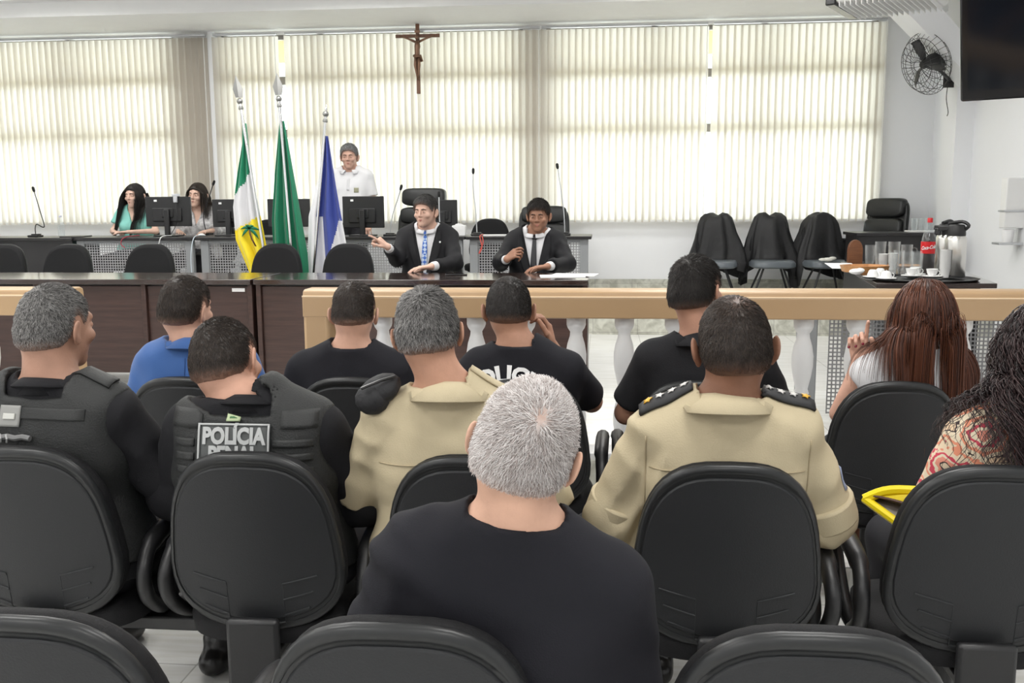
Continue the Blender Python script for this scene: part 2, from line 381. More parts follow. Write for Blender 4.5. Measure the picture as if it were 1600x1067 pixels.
# ------------------------------------------------------------------ upholstered hall chair
def outline(a, b, taper=.13, n=3.0, N=40):
    out = []
    for k in range(N):
        t = 2*math.pi*k/N; c, s_ = math.cos(t), math.sin(t)
        x = a*math.copysign(abs(c)**(2/n), c); z = b*math.copysign(abs(s_)**(2/n), s_)
        x *= 1-taper*(z/b)
        if z < 0: x *= 1-.16*(z/b)**4
        out.append((x, z))
    return out
def shell_rings(mb, a, b, layers, zc, yc, wrap=.55, lean=.14, taper=.13):
    """layers: (inset, y). rings from front to back; the back curves round the sitter"""
    rings = []
    for ins, y in layers:
        o = outline(a-ins*.55, b-ins, taper); rings.append([(x, yc+y+wrap*x*x-lean*z, zc+z) for x, z in o])
    for ins_, end in ((0, 0), (1, -1)):
        pass
    mb.loft(rings, cap0=False, cap1=False)
    def disc(ring, y, flip):                                # curved fill
        n = len(ring); vs = [ring[k] for k in range(n)]; fs = []; levels = (.66, .33)
        base = 0
        for q in levels:
            vs += [(x*q, yc+y+wrap*(x*q)**2-lean*(z-zc)*q, zc+(z-zc)*q) for x, _, z in ring]
        vs.append((0, yc+y, zc))
        for l in range(len(levels)):
            for k in range(n): fs.append((l*n+k, l*n+(k+1) % n, (l+1)*n+(k+1) % n, (l+1)*n+k))
        for k in range(n): fs.append((len(levels)*n+k, len(levels)*n+(k+1) % n, len(vs)-1))
        if flip: fs = [f[::-1] for f in fs]
        mb.add(vs, fs)
    disc(rings[0], layers[0][1], True); disc(rings[-1], layers[-1][1], False)
def hall_chair(label, arms=True, group=None, spine=True, legs=False, seat_z=.44, bw=.225, bh=.245, bz=.665):
    r = empty('hall_chair'); tag(r, label, 'chair', group)
    yb = -.235
    b1 = MB(); shell_rings(b1, bw, bh, [(.03, .052), (.008, .045), (0, .03), (0, .012), (.006, .004)], bz, yb); b1.build('back_cushion', m_fabric, r, ang=60)
    b2 = MB(); shell_rings(b2, bw, bh, [(.0, .004), (-.004, -.004), (.0, -.014), (.010, -.019), (.019, -.018), (.021, -.0145), (.03, -.014)], bz, yb)
    bs = b2.build('back_shell', m_rim, r, ang=60)
    b3 = MB(); shell_rings(b3, bw, bh, [(.030, -.010), (.031, -.0165), (.036, -.019)], bz, yb)
    for s in (-1, 1):                                        # moulded creases low on the panel
        for k in range(3):
            x0, x1 = .075*s, .165*s; z0 = bz-.11-.045*k; pts = []
            for q in range(7):
                x = x0+(x1-.012*k*s-x0)*q/6; z = z0+.022*q/6-.0
                pts.append((x, yb-.0195+.55*x*x-.14*(z-bz), z))
            b3.tube(pts, .0028, 6)
        b3.tube([(.075*s, yb-.0185+.55*.0056-.14*(z-bz), z) for z in (bz-.11, bz-.16, bz-.225)], .0016, 5)
    b3.build('back_panel', m_shell, bs, ang=60)
    st = MB(); rings = []
    for ins, z in ((.03, seat_z-.07), (.005, seat_z-.06), (0, seat_z-.02), (.01, seat_z-.002), (.05, seat_z+.004)):
        rings.append([(x, .02+y, z+(-.012 if y > .2 else 0)) for x, y in outline(.235-ins, .235-ins, .03, 3.6)])
    st.loft(rings).build('seat', m_fabric, r, ang=60)
    sp = MB().box((-.070, yb-.038, .27), (.070, yb-.008, .47)).box((-.045, yb-.03, .32), (.045, .05, .36))
    sp.build('back_support', m_blackp, r, bevel=.012)
    if arms:
        for s in (-1, 1):
            x = .268*s
            p = smooth_path([(x-.03*s, .02, .375), (x-.005*s, -.06, .40), (x, -.14, .46), (x+.004*s, -.165, .53), (x, -.12, .595), (x, -.02, .62), (x, .11, .62), (x, .17, .59), (x, .12, .51), (x-.004*s, .02, .42), (x-.03*s, -.0, .375)], 5)
            rad = [.021 if q[2] < .6 else .026 for q in p]
            MB().tube(p, rad, 10, flat=1.0).build('armrest', m_blackp, r, ang=80)
    if legs:
        for sx in (-1, 1):
            for sy in (-1, 1):
                MB().tube([(.15*sx, .02+.12*sy, seat_z-.07), (.23*sx, .02+.22*sy, .0)], .012, 8).build('leg', m_blackp, r)
        MB().tube([(-.16, .02, seat_z-.075), (.16, .02, seat_z-.075)], .014, 8).build('seat_frame', m_blackp, r)
    else:
        MB().tube([(0, .02, .06), (0, .02, .38)], .028, 12).build('column', m_blackp, r)
        MB().box((-.03, -.17, .02), (.03, .21, .06)).box((-.12, -.17, .0), (.12, -.12, .045)).box((-.12, .16, .0), (.12, .21, .045)).build('foot', m_blackp, r, bevel=.01)
    return r
rows = {
 'C': [(-.90, 1.56, 'empty black chair back cut off by the bottom left corner of the photo'),
       (-.31, 1.58, 'black chair at the bottom edge with the white-haired man in it'),
       (.315, 1.60, 'empty black chair at the bottom edge, right of the white-haired man')],
 'B': [(-1.51, 2.51, 'black chair of the grey-haired officer in the tactical vest, at the left edge'),
       (-.90, 2.50, 'black chair behind the officer wearing the POLICIA PENAL back patch'),
       (-.32, 2.51, 'black chair behind the left man in beige uniform'),
       (.31, 2.49, 'large black chair behind the beige uniformed man with rank epaulettes'),
       (.93, 2.51, 'black chair at the right edge, behind the curly-haired woman')],
 'A': [(-1.53, 3.50, 'black chair of the man in the blue suit'),
       (-.91, 3.53, 'black chair of the man in a plain black t-shirt near the rail gap'),
       (-.27, 3.53, 'black chair of the man in the black shirt with white POLICIA lettering'),
       (.33, 3.55, 'black chair of the man in the black polo shirt'),
       (1.01, 3.57, 'black chair of the red-haired woman in white')]}
proto = None
for rk, lst in rows.items():
    for x, y, l in lst:
        if proto is None: c = proto = hall_chair(l, group='black hall chairs of the audience')
        else: c = copy_tree(proto); c['label'] = l
        c.location = (x, y, 0)
        c.rotation_euler.z = math.radians({'C': 0, 'B': random.uniform(-1, 1), 'A': random.uniform(-2, 2)}[rk])
for x0, x1, y, l in [(-1.75, 1.25, 3.52, 'dark steel beam joining the front audience row under its seats'), (-1.75, 1.2, 2.50, 'dark steel beam joining the middle audience row under its seats'), (-1.15, .6, 1.58, 'dark steel beam joining the nearest audience row under its seats')]:
    o = MB().box((x0, y-.05, .325), (x1, y+.02, .365)).build('bench_beam', m_blackp, None, bevel=.006); tag(o, l, 'beam', 'beams under the chair rows')
proto2 = None
for x, y, l in [(-5.22, 7.60, 'empty black chair cut by the left edge behind the long dark table'),
                (-4.62, 7.60, 'empty black chair behind the long table, leftmost of those fully seen'),
                (-3.88, 7.60, 'empty black chair behind the long table, just left of the yellow and white flag'),
                (-2.76, 7.60, 'empty black chair in front of the plain green flag'),
                (-2.14, 7.60, 'empty black chair between the blue flag and the man pointing')]:
    if proto2 is None: c = proto2 = hall_chair(l, arms=False, legs=True, group='empty chairs behind the long dark table', bz=.66, bh=.25, bw=.22)
    else: c = copy_tree(proto2); c['label'] = l
    c.location = (x, y, SF); c.rotation_euler.z = math.pi
for x, l in [(-1.36, 'black chair hidden behind the man in the blue patterned tie'), (-.52, 'black chair hidden behind the man in the plain black tie')]:
    c = copy_tree(proto2); c['label'] = l; c.location = (x, 7.40, SF); c.rotation_euler.z = math.pi
for x, y, l, a in [(-5.28, 10.22, 'black chair of the woman in the turquoise top', 172), (-4.36, 10.22, 'black chair of the woman behind the monitor with the webcam', 180), (-1.24, 10.05, 'empty black chair beside the tissue box on the rear desks', 178), (-3.75, 10.2, 'black chair hidden behind the first flag', 180)]:
    c = copy_tree(proto2); c['label'] = l; c['group'] = 'chairs behind the rear desks'; c.location = (x, y, DF); c.rotation_euler.z = math.radians(a)

# robe-draped guest chairs by the wall
m_robe = mat('black_robe_cloth', (.006, .006, .007), .6, bump=.8, bs=11)
m_seatv = mat('blue_grey_vinyl_seat', (.10, .115, .13), .35)
def robe_mesh(seed, wide):
    rg = random.Random(seed); G = []
    ph = [rg.uniform(0, 6) for _ in range(6)]
    # closed skirt of cloth hanging over a backrest
    N = 56; rings = []
    lv = [(.0, .02, .93), (.06, .06, .945), (.12, .085, .935), (.165, .10, .895), (.19, .11, .84), (.21, .115, .76), (.235, .12, .68), (.26, .125, .60), (.29, .13, .52), (.31, .14, .43), (.27+wide*.5, .15, .33)]
    for li, (a, b, z) in enumerate(lv):
        ring = []
        for k in range(N):
            t = 2*math.pi*k/N; f = li/len(lv)
            fold = 1+(f+.15)*(.13*math.sin(5*t+ph[0]+f)+.12*math.sin(9*t+ph[1]-f)+.07*math.sin(15*t+ph[2]+li*.3))*(1 if abs(math.sin(t)) > .5 else .45)
            x = a*math.copysign(abs(math.cos(t))**.75, math.cos(t))*fold; y = b*math.sin(t)*fold*1.1
            zz = z
            if li >= 8: zz += (.04*math.sin(3*t+ph[3])+.05*math.sin(2*t+ph[4]))*(li-7)/3-.10*(li-7)/3*abs(math.cos(t))**2
            if li >= 8 and y > .03 and abs(x) < .22: zz = max(zz, .462); 
            x += .018*math.sin(z*13+ph[5])*f; zz += .02*math.sin(2.3*t+ph[3])*(1 if li in (1, 2, 3) else 0)
            ring.append((x, -.22+y-.10*(z-.65), zz))
        rings.append(ring)
    mb = MB(); mb.loft(rings, cap0=True, cap1=False); return mb
robes = [(1.17, 10.18, 'black robe draped over the leftmost of the three wall chairs', 'guest chair under the leftmost draped robe', 172, 1),
         (1.76, 10.20, 'black robe draped over the middle of the three wall chairs', 'guest chair under the middle draped robe', 180, 2),
         (2.32, 10.20, 'black robe draped over the wall chair nearest the drinks table', 'guest chair under the rightmost robe, near the drinks table', 190, 3)]
gproto = None
for x, y, l, lc, a, sd in robes:
    if gproto is None:
        g = gproto = empty('guest_chair'); tag(g, lc, 'chair', 'guest chairs along the back wall')
        b = MB(); shell_rings(b, .215, .23, [(.03, .045), (.006, .035), (0, .0), (.02, -.012)], .67, -.22); b.build('backrest', m_fabric, g, ang=60)
        st = MB(); st.loft([[(xx, .02+yy, z) for xx, yy in outline(.23-i, .225-i, .03, 3.6)] for i, z in ((.03, .39), (.0, .405), (0, .44), (.02, .465), (.06, .47))]).build('seat', m_seatv, g, ang=60)
        for sx in (-1, 1):
            MB().tube([(.10*sx, .10, .39), (.24*sx, .16, 0)], .011, 8).build('leg', m_blackp, g)
            MB().tube([(.10*sx, -.08, .39), (.24*sx, -.2, 0)], .011, 8).build('leg', m_blackp, g)
        MB().box((-.12, -.14, .385), (.12, .14, .40)).tube([(0, -.1, .39), (0, -.25, .5)], .014).build('seat_frame', m_blackp, g)
    else: g = copy_tree(gproto); g['label'] = lc
    g.location = (x, y, DF); g.rotation_euler.z = math.radians(a)
    rb = robe_mesh(sd, .02*sd).build('draped_robe', m_robe, None, ang=180); rb.location = (x, y, DF); rb.rotation_euler.z = math.radians(a)
    tag(rb, l, 'robe', 'black robes over the wall chairs')
    if sd == 3:
        lp = MB(); pts = smooth_path([(-.26, .0, .47), (-.28, .02, .3), (-.29, -.02, .12), (-.27, -.06, .02)], 4)
        lp.tube(pts, [.05, .052, .055, .06, .065, .07, .075, .07, .07, .07, .075, .08, .06][:len(pts)], 10).build('hanging_sleeve', m_robe, rb)
gl = MB(); gl.ball((0, 0, .02), (.06, .035, .02)).ball((.05, .02, .03), (.04, .025, .018)).ball((-.05, -.01, .02), (.045, .02, .016))
g = gl.build('white_cloth', mat('white_crumpled_cloth', (.75, .74, .68), .8, bump=.4, bs=30), None); g.location = (2.27, 9.93, DF+.47)
tag(g, 'small crumpled white cloth on the seat of the robed chair by the drinks table', 'cloth')

# executive chairs
def exec_chair(x, y, rz, label, w=.26, h=.62, head=True, name='executive_chair'):
    r = empty(name, (x, y, DF), rz); tag(r, label, 'chair')
    def pad(nm, z0, z1, ww, th, yo=0):
        b = MB(); zc = (z0+z1)/2; hh = (z1-z0)/2; rings = []
        for ins, yy in ((.03, th), (.008, th*.85), (0, th*.4), (0, -.03), (.012, -.045), (.04, -.05)):
            rings.append([(xx, -.25+yo+yy+.3*xx*xx-.13*(zc+zz-.5), zc+zz) for xx, zz in outline(ww-ins, hh-ins*.7, .02, 5)])
        b.loft(rings); return b.build(nm, m_leather, r, ang=60)
    if head: pad('headrest', .48+h-.17, .48+h+.03, w*.92, .085); top = .48+h-.175
    else: top = .48+h
    n = 3
    for k in range(n):
        z0 = .48+(top-.48)*k/n; pad('backrest_cushion', z0, z0+(top-.48)/n-.004, w, .06)
    pad('backrest_side', .50, top-.02, w+.03, .02, -.02)
    MB().loft([[(xx, .02+yy, z) for xx, yy in outline(.26-i, .25-i, .03, 4)] for i, z in ((.03, .38), (0, .40), (0, .46), (.03, .49))]).build('seat', m_leather, r, ang=60)
    for s in (-1, 1):
        MB().box((.27*s-.03, -.2, .64), (.27*s+.03, .18, .68)).box((.27*s-.015, -.02, .4), (.27*s+.015, .06, .65)).build('armrest', m_blackp, r, bevel=.012)
    MB().tube([(0, .02, .1), (0, .02, .38)], .03, 12).build('column', m_blackp, r)
    b = MB()
    for k in range(5):
        a = k*2*math.pi/5+.3; b.tube([(0, .02, .10), (.29*math.cos(a), .02+.29*math.sin(a), .055)], .02, 8).ball((.29*math.cos(a), .02+.29*math.sin(a), .028), .028, 8)
    b.build('star_base', m_blackp, r)
    return r
exec_chair(-2.02, 10.25, math.pi-.05, 'tall black leather executive chair with headrest behind the man pointing', .27, .74)
exec_chair(-.66, 10.2, math.pi, 'black leather armchair behind the man in the plain black tie', .25, .57, False)
exec_chair(2.78, 10.42, math.radians(128), 'black leather swivel chair turned sideways at the corner desk', .23, .63, False)

# ------------------------------------------------------------------ long tables at the front
def long_table(x0, x1, label, divs):
    r = empty('long_table', ((x0+x1)/2, 6.42, SF)); tag(r, label, 'table', 'long dark tables'); hw = (x1-x0)/2; c = (x0+x1)/2
    MB().box((-hw, -.32, .715), (hw, .30, .75)).build('table_top', m_top, r, bevel=.004)
    xs = [-hw+.02]+[d-c for d in divs]+[hw-.02]
    for i in range(len(xs)-1):
        MB().box((xs[i]+.018, -.26, .10), (xs[i+1]-.018, -.242, .70)).build('front_panel', m_darkwood, r, bevel=.002)
    for x in xs:
        MB().box((x-.016, -.285, .0), (x+.016, .27, .715)).build('side_panel', m_darkwood, r, bevel=.003)
    MB().box((-hw+.02, -.24, .64), (hw-.02, .24, .714)).build('apron', m_black, r)
    return r
long_table(-4.97, -2.345, 'long dark wenge table left of the rail gap, behind the man in the blue suit', [-3.88, -3.11])
long_table(-2.325, -.10, 'long dark table where the two men in suits sit', [-1.2])
s_ = MB().box((-.045, 0, -.012), (.045, .003, .012)).build('asset_tag', m_paper, None, bevel=.002); s_.location = (-2.45, 6.155, .955)
tag(s_, 'small white asset sticker on the dark table front near the flags', 'sticker')

# rear desks with perforated fronts
def rear_desk(x0, x1, label, leg_left=True):
    r = empty('office_desk', ((x0+x1)/2, 9.3, DF)); tag(r, label, 'desk', 'grey fronted desks on the platform'); hw = (x1-x0)/2
    MB().box((-hw-.03, -.27, .735), (hw+.03, .33, .765)).build('desk_top', m_black, r, bevel=.006)
    MB().box((-hw+.08, -.20, .22), (hw-.08, -.197, .725)).build('modesty_panel', m_perf, r)
    for s in (-1, 1):
        a, b = (s*hw-s*.08, s*hw)
        lo, hi = min(a, b), max(a, b)
        MB().box((lo, -.22, .03), (hi, -.16, .735)).box((lo, -.25, 0), (hi, .30, .035)).build('leg', m_greym, r, bevel=.006)
    MB().box((-hw, -.215, .70), (hw, -.19, .735)).build('top_rail', m_greym, r, bevel=.003)
    return r
rear_desk(-5.27, -4.06, 'rear desk with perforated grey front below the woman in turquoise')
rear_desk(-3.98, -2.80, 'rear desk with perforated front behind the flags')
rear_desk(-2.74, -1.36, 'rear desk with perforated front behind the man pointing')
rear_desk(-1.29, -.15, 'rear desk with perforated front behind the man in the plain black tie')
r = empty('black_desk', (-6.2, 9.2, DF)); tag(r, 'solid black desk at the far left with a gooseneck microphone on it', 'desk')
MB().box((-.95, -.2, .735), (.93, .4, .765)).build('desk_top', m_black, r, bevel=.006)
MB().box((-.93, -.14, .0), (.90, -.12, .735)).build('front_panel', m_black, r)
for s in (-1, 1): MB().box((s*.88-.02, -.12, 0), (s*.88+.02, .38, .735)).build('side_panel', m_black, r)

# corner desk beside the wall
r = empty('corner_desk', (3.0, 9.75, DF)); tag(r, 'black desk in the right corner holding the tray of glasses', 'desk')
MB().prism([(-.56, -.22), (.33, -.22), (.33, .32), (-.56, .32)], .74, .77, 'z').build('desk_top', m_black, r, bevel=.004)
MB().box((-.53, -.17, 0), (.31, -.15, .74)).build('front_panel', m_black, r); MB().box((-.54, -.16, 0), (-.52, .28, .74)).build('side_panel', m_black, r)
MB().box((.29, -.16, 0), (.31, .28, .74)).build('side_panel', m_black, r)

# drinks table
cx0, cy0 = 1.64, 5.90
r = empty('drinks_table', (cx0, cy0, SF)); tag(r, 'dark table with the thermoses, cups and soft drink bottle', 'table')
MB().prism([(0, 0), (.70, .0), (1.12, 2.35), (.27, 2.05)], .72, .75, 'z').build('table_top', m_top, r, bevel=.003)
MB().prism([(.05, .12), (.08, .12), (.33, 1.98), (.29, 1.98)], .02, .72, 'z').build('side_panel', m_black, r)
MB().prism([(.62, .12), (.65, .12), (1.06, 2.2), (1.02, 2.2)], .0, .72, 'z').build('side_panel', m_black, r)
MB().prism([(.29, 1.95), (1.04, 2.2), (1.04, 2.22), (.29, 1.98)], .1, .72, 'z').build('end_panel', m_black, r)
# low metal-fronted desk just inside the rail
r = empty('metal_desk', (2.0, 5.52, SF)); tag(r, 'desk with coarse perforated metal front seen between the balusters on the right', 'desk')
MB().box((-.92, -.25, .68), (.95, .22, .705)).build('desk_top', m_greym, r, bevel=.004)
MB().box((-.72, -.02, .03), (.90, -.017, .67)).build('modesty_panel', m_perf2, r)
MB().box((-.90, -.06, .0), (-.79, .0, .68)).box((-.90, -.22, 0), (-.80, .2, .03)).build('leg', m_greym, r, bevel=.008)
MB().box((.88, -.06, .0), (.95, .0, .68)).box((.88, -.22, 0), (.95, .2, .03)).build('leg', m_greym, r, bevel=.008)
MB().box((-.45, .05, .3), (-.30, .20, .66)).build('cable_box', m_greym, r, bevel=.004)
MB().tube(smooth_path([(-.30, -.06, .62), (-.27, -.09, .55), (-.25, -.07, .45), (-.2, -.05, .38)], 5), .004, 6).build('cable', m_plastic_w, r)

# ------------------------------------------------------------------ balustrade
def balustrade(x0, x1, label, posts, bx):
    r = empty('balustrade', ((x0+x1)/2, 4.68, SF)); tag(r, label, 'balustrade'); c = (x0+x1)/2; T = 1.11-SF; h = .135
    prof = [(-.17, T-h), (-.17, T-.035), (-.160, T-.028), (-.155, T-.008), (-.13, T), (-.02, T), (.005, T-.01), (.01, T-.03), (.01, T-h)]
    MB().loft([[(x, y, z) for y, z in prof] for x in (x0-c, x1-c)]).build('rail', m_rail, r, bevel=.006)
    MB().tube([(x0-c, -.166, T-.033), (x1-c, -.166, T-.033)], .005, 6).build('rail_highlight', mat('pale_tan_highlight', (.66, .50, .33), .3), r)  # paler bead paints in the highlight along the rail's front edge
    for x in posts:
        MB().box((x-.065-c, -.168, 0), (x+.065-c, .005, T-h+.03)).build('end_post', m_rail, r, bevel=.018)
    bp = None
    for x in bx:
        if bp is None:
            P = [(.047, 0), (.047, .05), (.034, .06), (.030, .075), (.043, .11), (.050, .16), (.051, .20), (.044, .25), (.034, .29), (.029, .315), (.036, .33), (.029, .35), (.034, .375), (.044, .42), (.050, .46), (.051, .51), (.043, .56), (.031, .60), (.029, .62), (.042, .64), (.047, .655), (.047, T-h+.005)]
            bp = MB().lathe([(a*1.0, z) for a, z in P], n=20).build('baluster', m_bal, r, ang=50)
            b = bp
        else: b = bp.copy(); COL.objects.link(b)
        b.location = (x-c, -.08, 0)
    MB().box((x0-c, -.17, 0), (x1-c, .0, .035)).build('plinth', m_bal, r, bevel=.004)
    return r
balustrade(-1.475, 3.5, 'tan topped white balustrade running right from the gap', [-1.41], [-1.094, -0.86, -0.625, -0.379, -0.133, 0.101, 0.342, 0.581, 0.952, 1.197, 1.439, 1.678, 1.91, 2.15, 2.4, 2.65])
balustrade(-4.9, -2.70, 'short tan topped balustrade at the left edge, left of the gap', [-2.765], [-4.87+.24*k for k in range(8)])

# ------------------------------------------------------------------ electronics
m_scr = mat('dark_glossy_screen', (.006, .008, .012), .12)
def monitor(x, y, w, h, z, label, rz=0, tilt=0, webcam=False, stand=.12):
    r = empty('monitor', (x, y, DF+.765), rz); tag(r, label, 'monitor', 'monitors on the rear desks')
    b = MB().box((-w/2, -.012, z), (w/2, .014, z+h)).build('housing', m_blackp, r, bevel=.006)
    MB().box((-w/2+.015, .013, z+.015), (w/2-.015, .016, z+h-.015)).build('screen', m_scr, r)
    MB().box((-w*.34, -.030, z+.05), (w*.30, -.010, z+h*.62)).box((-.06, -.042, z+h*.30), (.06, -.028, z+h*.62)).build('back_bulge', m_blackp, r, bevel=.012)
    MB().box((-.028, -.07, .0), (.028, -.035, z+h*.58)).build('stand', m_blackp, r, bevel=.01)
    MB().box((-.12, -.13, 0), (.12, .07, .014)).build('foot', m_blackp, r, bevel=.005)
    MB().box((-w*.3, -.0145, z+h-.05), (-w*.3+.03, -.011, z+h-.03)).build('sticker', m_paper, r)
    if webcam:
        MB().box((.05, -.03, z+h), (.13, .0, z+h+.028)).box((.07, -.045, z+h-.06), (.11, -.015, z+h)).build('webcam', m_alu, r, bevel=.004)
        MB().tube(smooth_path([(.09, -.04, z+h-.05), (.11, -.06, z+h-.2), (.08, -.05, .1), (.04, -.08, .02)], 4), .004, 6).build('cable', m_blackp, r)
    return r
monitor(-4.42, 9.36, .47, .30, .10, 'black monitor seen from behind with a webcam, in front of the seated woman', .06, webcam=True)
monitor(-3.80, 9.42, .36, .28, .09, 'black monitor just left of the first flag', 0)
monitor(-3.18, 9.42, .44, .28, .09, 'black monitor behind the plain green flag', 0)
monitor(-2.38, 9.30, .42, .31, .08, 'black monitor seen from behind below the standing man', -.03)
monitor(-1.62, 9.50, .30, .28, .07, 'dark monitor half hidden behind the head of the man pointing', .1)
r = empty('wall_screen', (-5.80, 8.6, DF+1.0), 0)
def goosenecks():
    m_mic = mat('black_foam', (.01, .01, .01), .9)
    for x, y, z, pts, label in [
        (-5.80, 9.25, DF+.765, [(0, 0, .03), (0, 0, .09), (.02, 0, .13), (.08, 0, .10), (.10, 0, .12), (.07, 0, .25), (.02, 0, .46)], 'gooseneck microphone with a bent neck on the black desk at the far left'),
        (-4.18, 9.70, DF+.765, [(0, 0, .03), (-.02, 0, .2), (.06, 0, .42), (.10, 0, .52)], 'gooseneck microphone beside the woman behind the monitor'),
        (-2.10, 9.22, DF+.765, [(0, 0, .03), (.03, 0, .2), (.08, 0, .34), (.12, -.02, .45)], 'slanted microphone on the rear desk just left of the man pointing'),
        (-1.60, 9.25, DF+.765, [(0, 0, .03), (-.01, 0, .2), (-.01, 0, .38)], 'microphone rising behind the right shoulder of the man pointing'),
        (-1.24, 9.25, DF+.765, [(0, 0, .03), (-.01, 0, .25), (-.03, 0, .45), (-.03, 0, .60)], 'tall microphone near the tissue box'),
        (-.38, 9.25, DF+.765, [(0, 0, .03), (-.01, 0, .22), (-.04, 0, .45), (-.07, 0, .64)], 'tall microphone behind the man in the plain black tie'),
        ]:
        r = empty('microphone', (x, y, z)); tag(r, label, 'microphone', 'gooseneck microphones')
        MB().box((-.055, -.06, 0), (.055, .05, .02)).box((-.04, -.02, .02), (.04, .04, .032)).build('base', m_blackp, r, bevel=.005)
        p = smooth_path(pts, 5); q = [v for v in p]
        MB().tube(q, .0055, 6).build('gooseneck', m_alu if 'tall' in label or 'slant' in label or 'rising' in label else m_blackp, r)
        e = q[-1]; d = (q[-1]-q[-2]).normalized()
        MB().tube([e-d*.005, e+d*.012, e+d*.04, e+d*.052], [.008, .014, .014, .006], 10).build('microphone_head', m_mic, r)
bpy.data.objects.remove(r)
goosenecks()
r = empty('side_monitor', (-6.16, 8.6, 1.25), 0); tag(r, 'dark screen edge just entering the photo at the left', 'monitor')
MB().box((-.6, -.03, .0), (.02, .03, .42)).build('housing', m_blackp, r, bevel=.008)
MB().box((-.58, -.034, .03), (.0, -.029, .39)).build('screen', mat('dark_blue_screen', (.03, .08, .16), .2), r)  # plain dark blue screen, no emission
MB().tube([(-.3, 0, -.97), (-.3, 0, .02)], .03, 10).build('stand_pole', m_blackp, r)
MB().lathe([(.25, 0), (.25, .02), (.05, .04)], (-.3, 0, -.97)).build('stand_base', m_blackp, r)
r = empty('tissue_box', (-1.42, 9.28, DF+.765), .05); tag(r, 'white tissue box on the rear desk between the two suited men', 'box')
MB().box((-.065, -.06, 0), (.065, .06, .10)).build('carton', m_paper, r, bevel=.004)
MB().grid([[(-.05, 0, .10), (0, .01, .10), (.05, 0, .10)], [(-.03, .01, .115), (0, .0, .12), (.03, -.01, .112)]]).build('tissue', m_paper, r, solid=.002)
for x, y, z, w, d, a, l in [(-5.35, 9.22, DF+.765, .22, .30, .2, 'flat black folder on the desk end left of the woman in turquoise'), (-1.05, 9.2, DF+.765, .24, .12, .05, 'papers on the rear desk right of the tissue box')]:
    o = MB().box((-w/2, -d/2, 0), (w/2, d/2, .012)).build('folder' if 'folder' in l else 'paper_stack', m_black if 'folder' in l else m_paper, None, bevel=.002)
    o.location = (x, y, z); o.rotation_euler.z = a; tag(o, l, 'folder' if 'folder' in l else 'papers')
r = empty('water_bottle', (-5.64, 9.45, DF+.765)); tag(r, 'clear plastic water bottle on the black desk left of the woman in turquoise', 'bottle')
m_clear = glassy('clear_glass', (.97, .98, .98), .10); m_pet = glassy('clear_plastic', (.93, .95, .96), .14, .1)
MB().lathe([(.030, 0), (.033, .01), (.033, .12), (.030, .14), (.014, .18), (.012, .20)], n=16).build('bottle_body', m_pet, r)
MB().lathe([(.014, .198), (.014, .215)], n=12).build('cap', mat('lilac_cap', (.6, .6, .75), .4), r)
for i, (x, l) in enumerate([(-4.06, 'computer mouse and cables at the right of the webcam monitor'), (-1.19, '')]):
    if l:
        o = MB().ball((0, 0, .014), (.03, .05, .016)).build('computer_mouse', m_plastic_w, None); o.location = (x, 9.30, DF+.766); tag(o, 'white computer mouse right of the webcam monitor', 'computer mouse')
for x, pts, c, l in [(-4.72, [(0, 0, .77), (.02, -.06, .775), (-.01, -.29, .76), (-.04, -.30, .70), (.0, -.30, .66)], (.35, .04, .06), 'red cable dangling over the rear desk edge below the turquoise top'),
                     (-1.18, [(0, 0, .77), (.01, -.2, .775), (.0, -.29, .76), (.02, -.30, .66), (-.01, -.30, .60), (.03, -.295, .70), (.02, -.28, .765)], (.55, .08, .06), 'red and white cord hanging below the tissue box'),
                     (-4.02, [(0, 0, .77), (.01, -.2, .775), (.0, -.29, .74), (-.03, -.30, .55), (-.03, -.28, .2), (-.03, -.28, .01)], (.55, .62, .68), 'pale blue cable running down the desk end near the flags'),
                     (-4.35, [(0, 0, .77), (.01, -.2, .775), (.0, -.29, .76), (-.02, -.30, .70), (-.05, -.30, .62)], (.7, .7, .7), 'thin white cable over the desk edge under the webcam monitor')]:
    o = MB().tube(smooth_path(pts, 5), .005, 6).build('cable', mat('cable_sheath', c, .5), None); o.location = (x, 9.3, DF+.004); tag(o, l, 'cable', 'cables on the rear desks')
p = empty('mobile_phone', (-1.02, 6.50, SF+.75), .2); tag(p, 'black mobile phone on the table between the two suited men', 'phone')
MB().box((-.075, -.036, 0), (.075, .036, .009)).build('body', m_blackp, p, bevel=.003); MB().box((-.07, -.032, .009), (.07, .032, .0095)).build('screen', m_scr, p)
for k, (x, y, a, l) in enumerate([(-.28, 6.40, .1, 'open white sheets at the right end of the long table'), (-.20, 6.46, -.15, 'loose sheet on top of the papers at the table end')]):
    o = MB().box((-.15, -.105, 0), (.15, .105, .004)).build('paper_sheet', m_paper, None); o.location = (x, y, SF+.75+.0045*k); o.rotation_euler.z = a; tag(o, l, 'papers', 'papers at the table end')

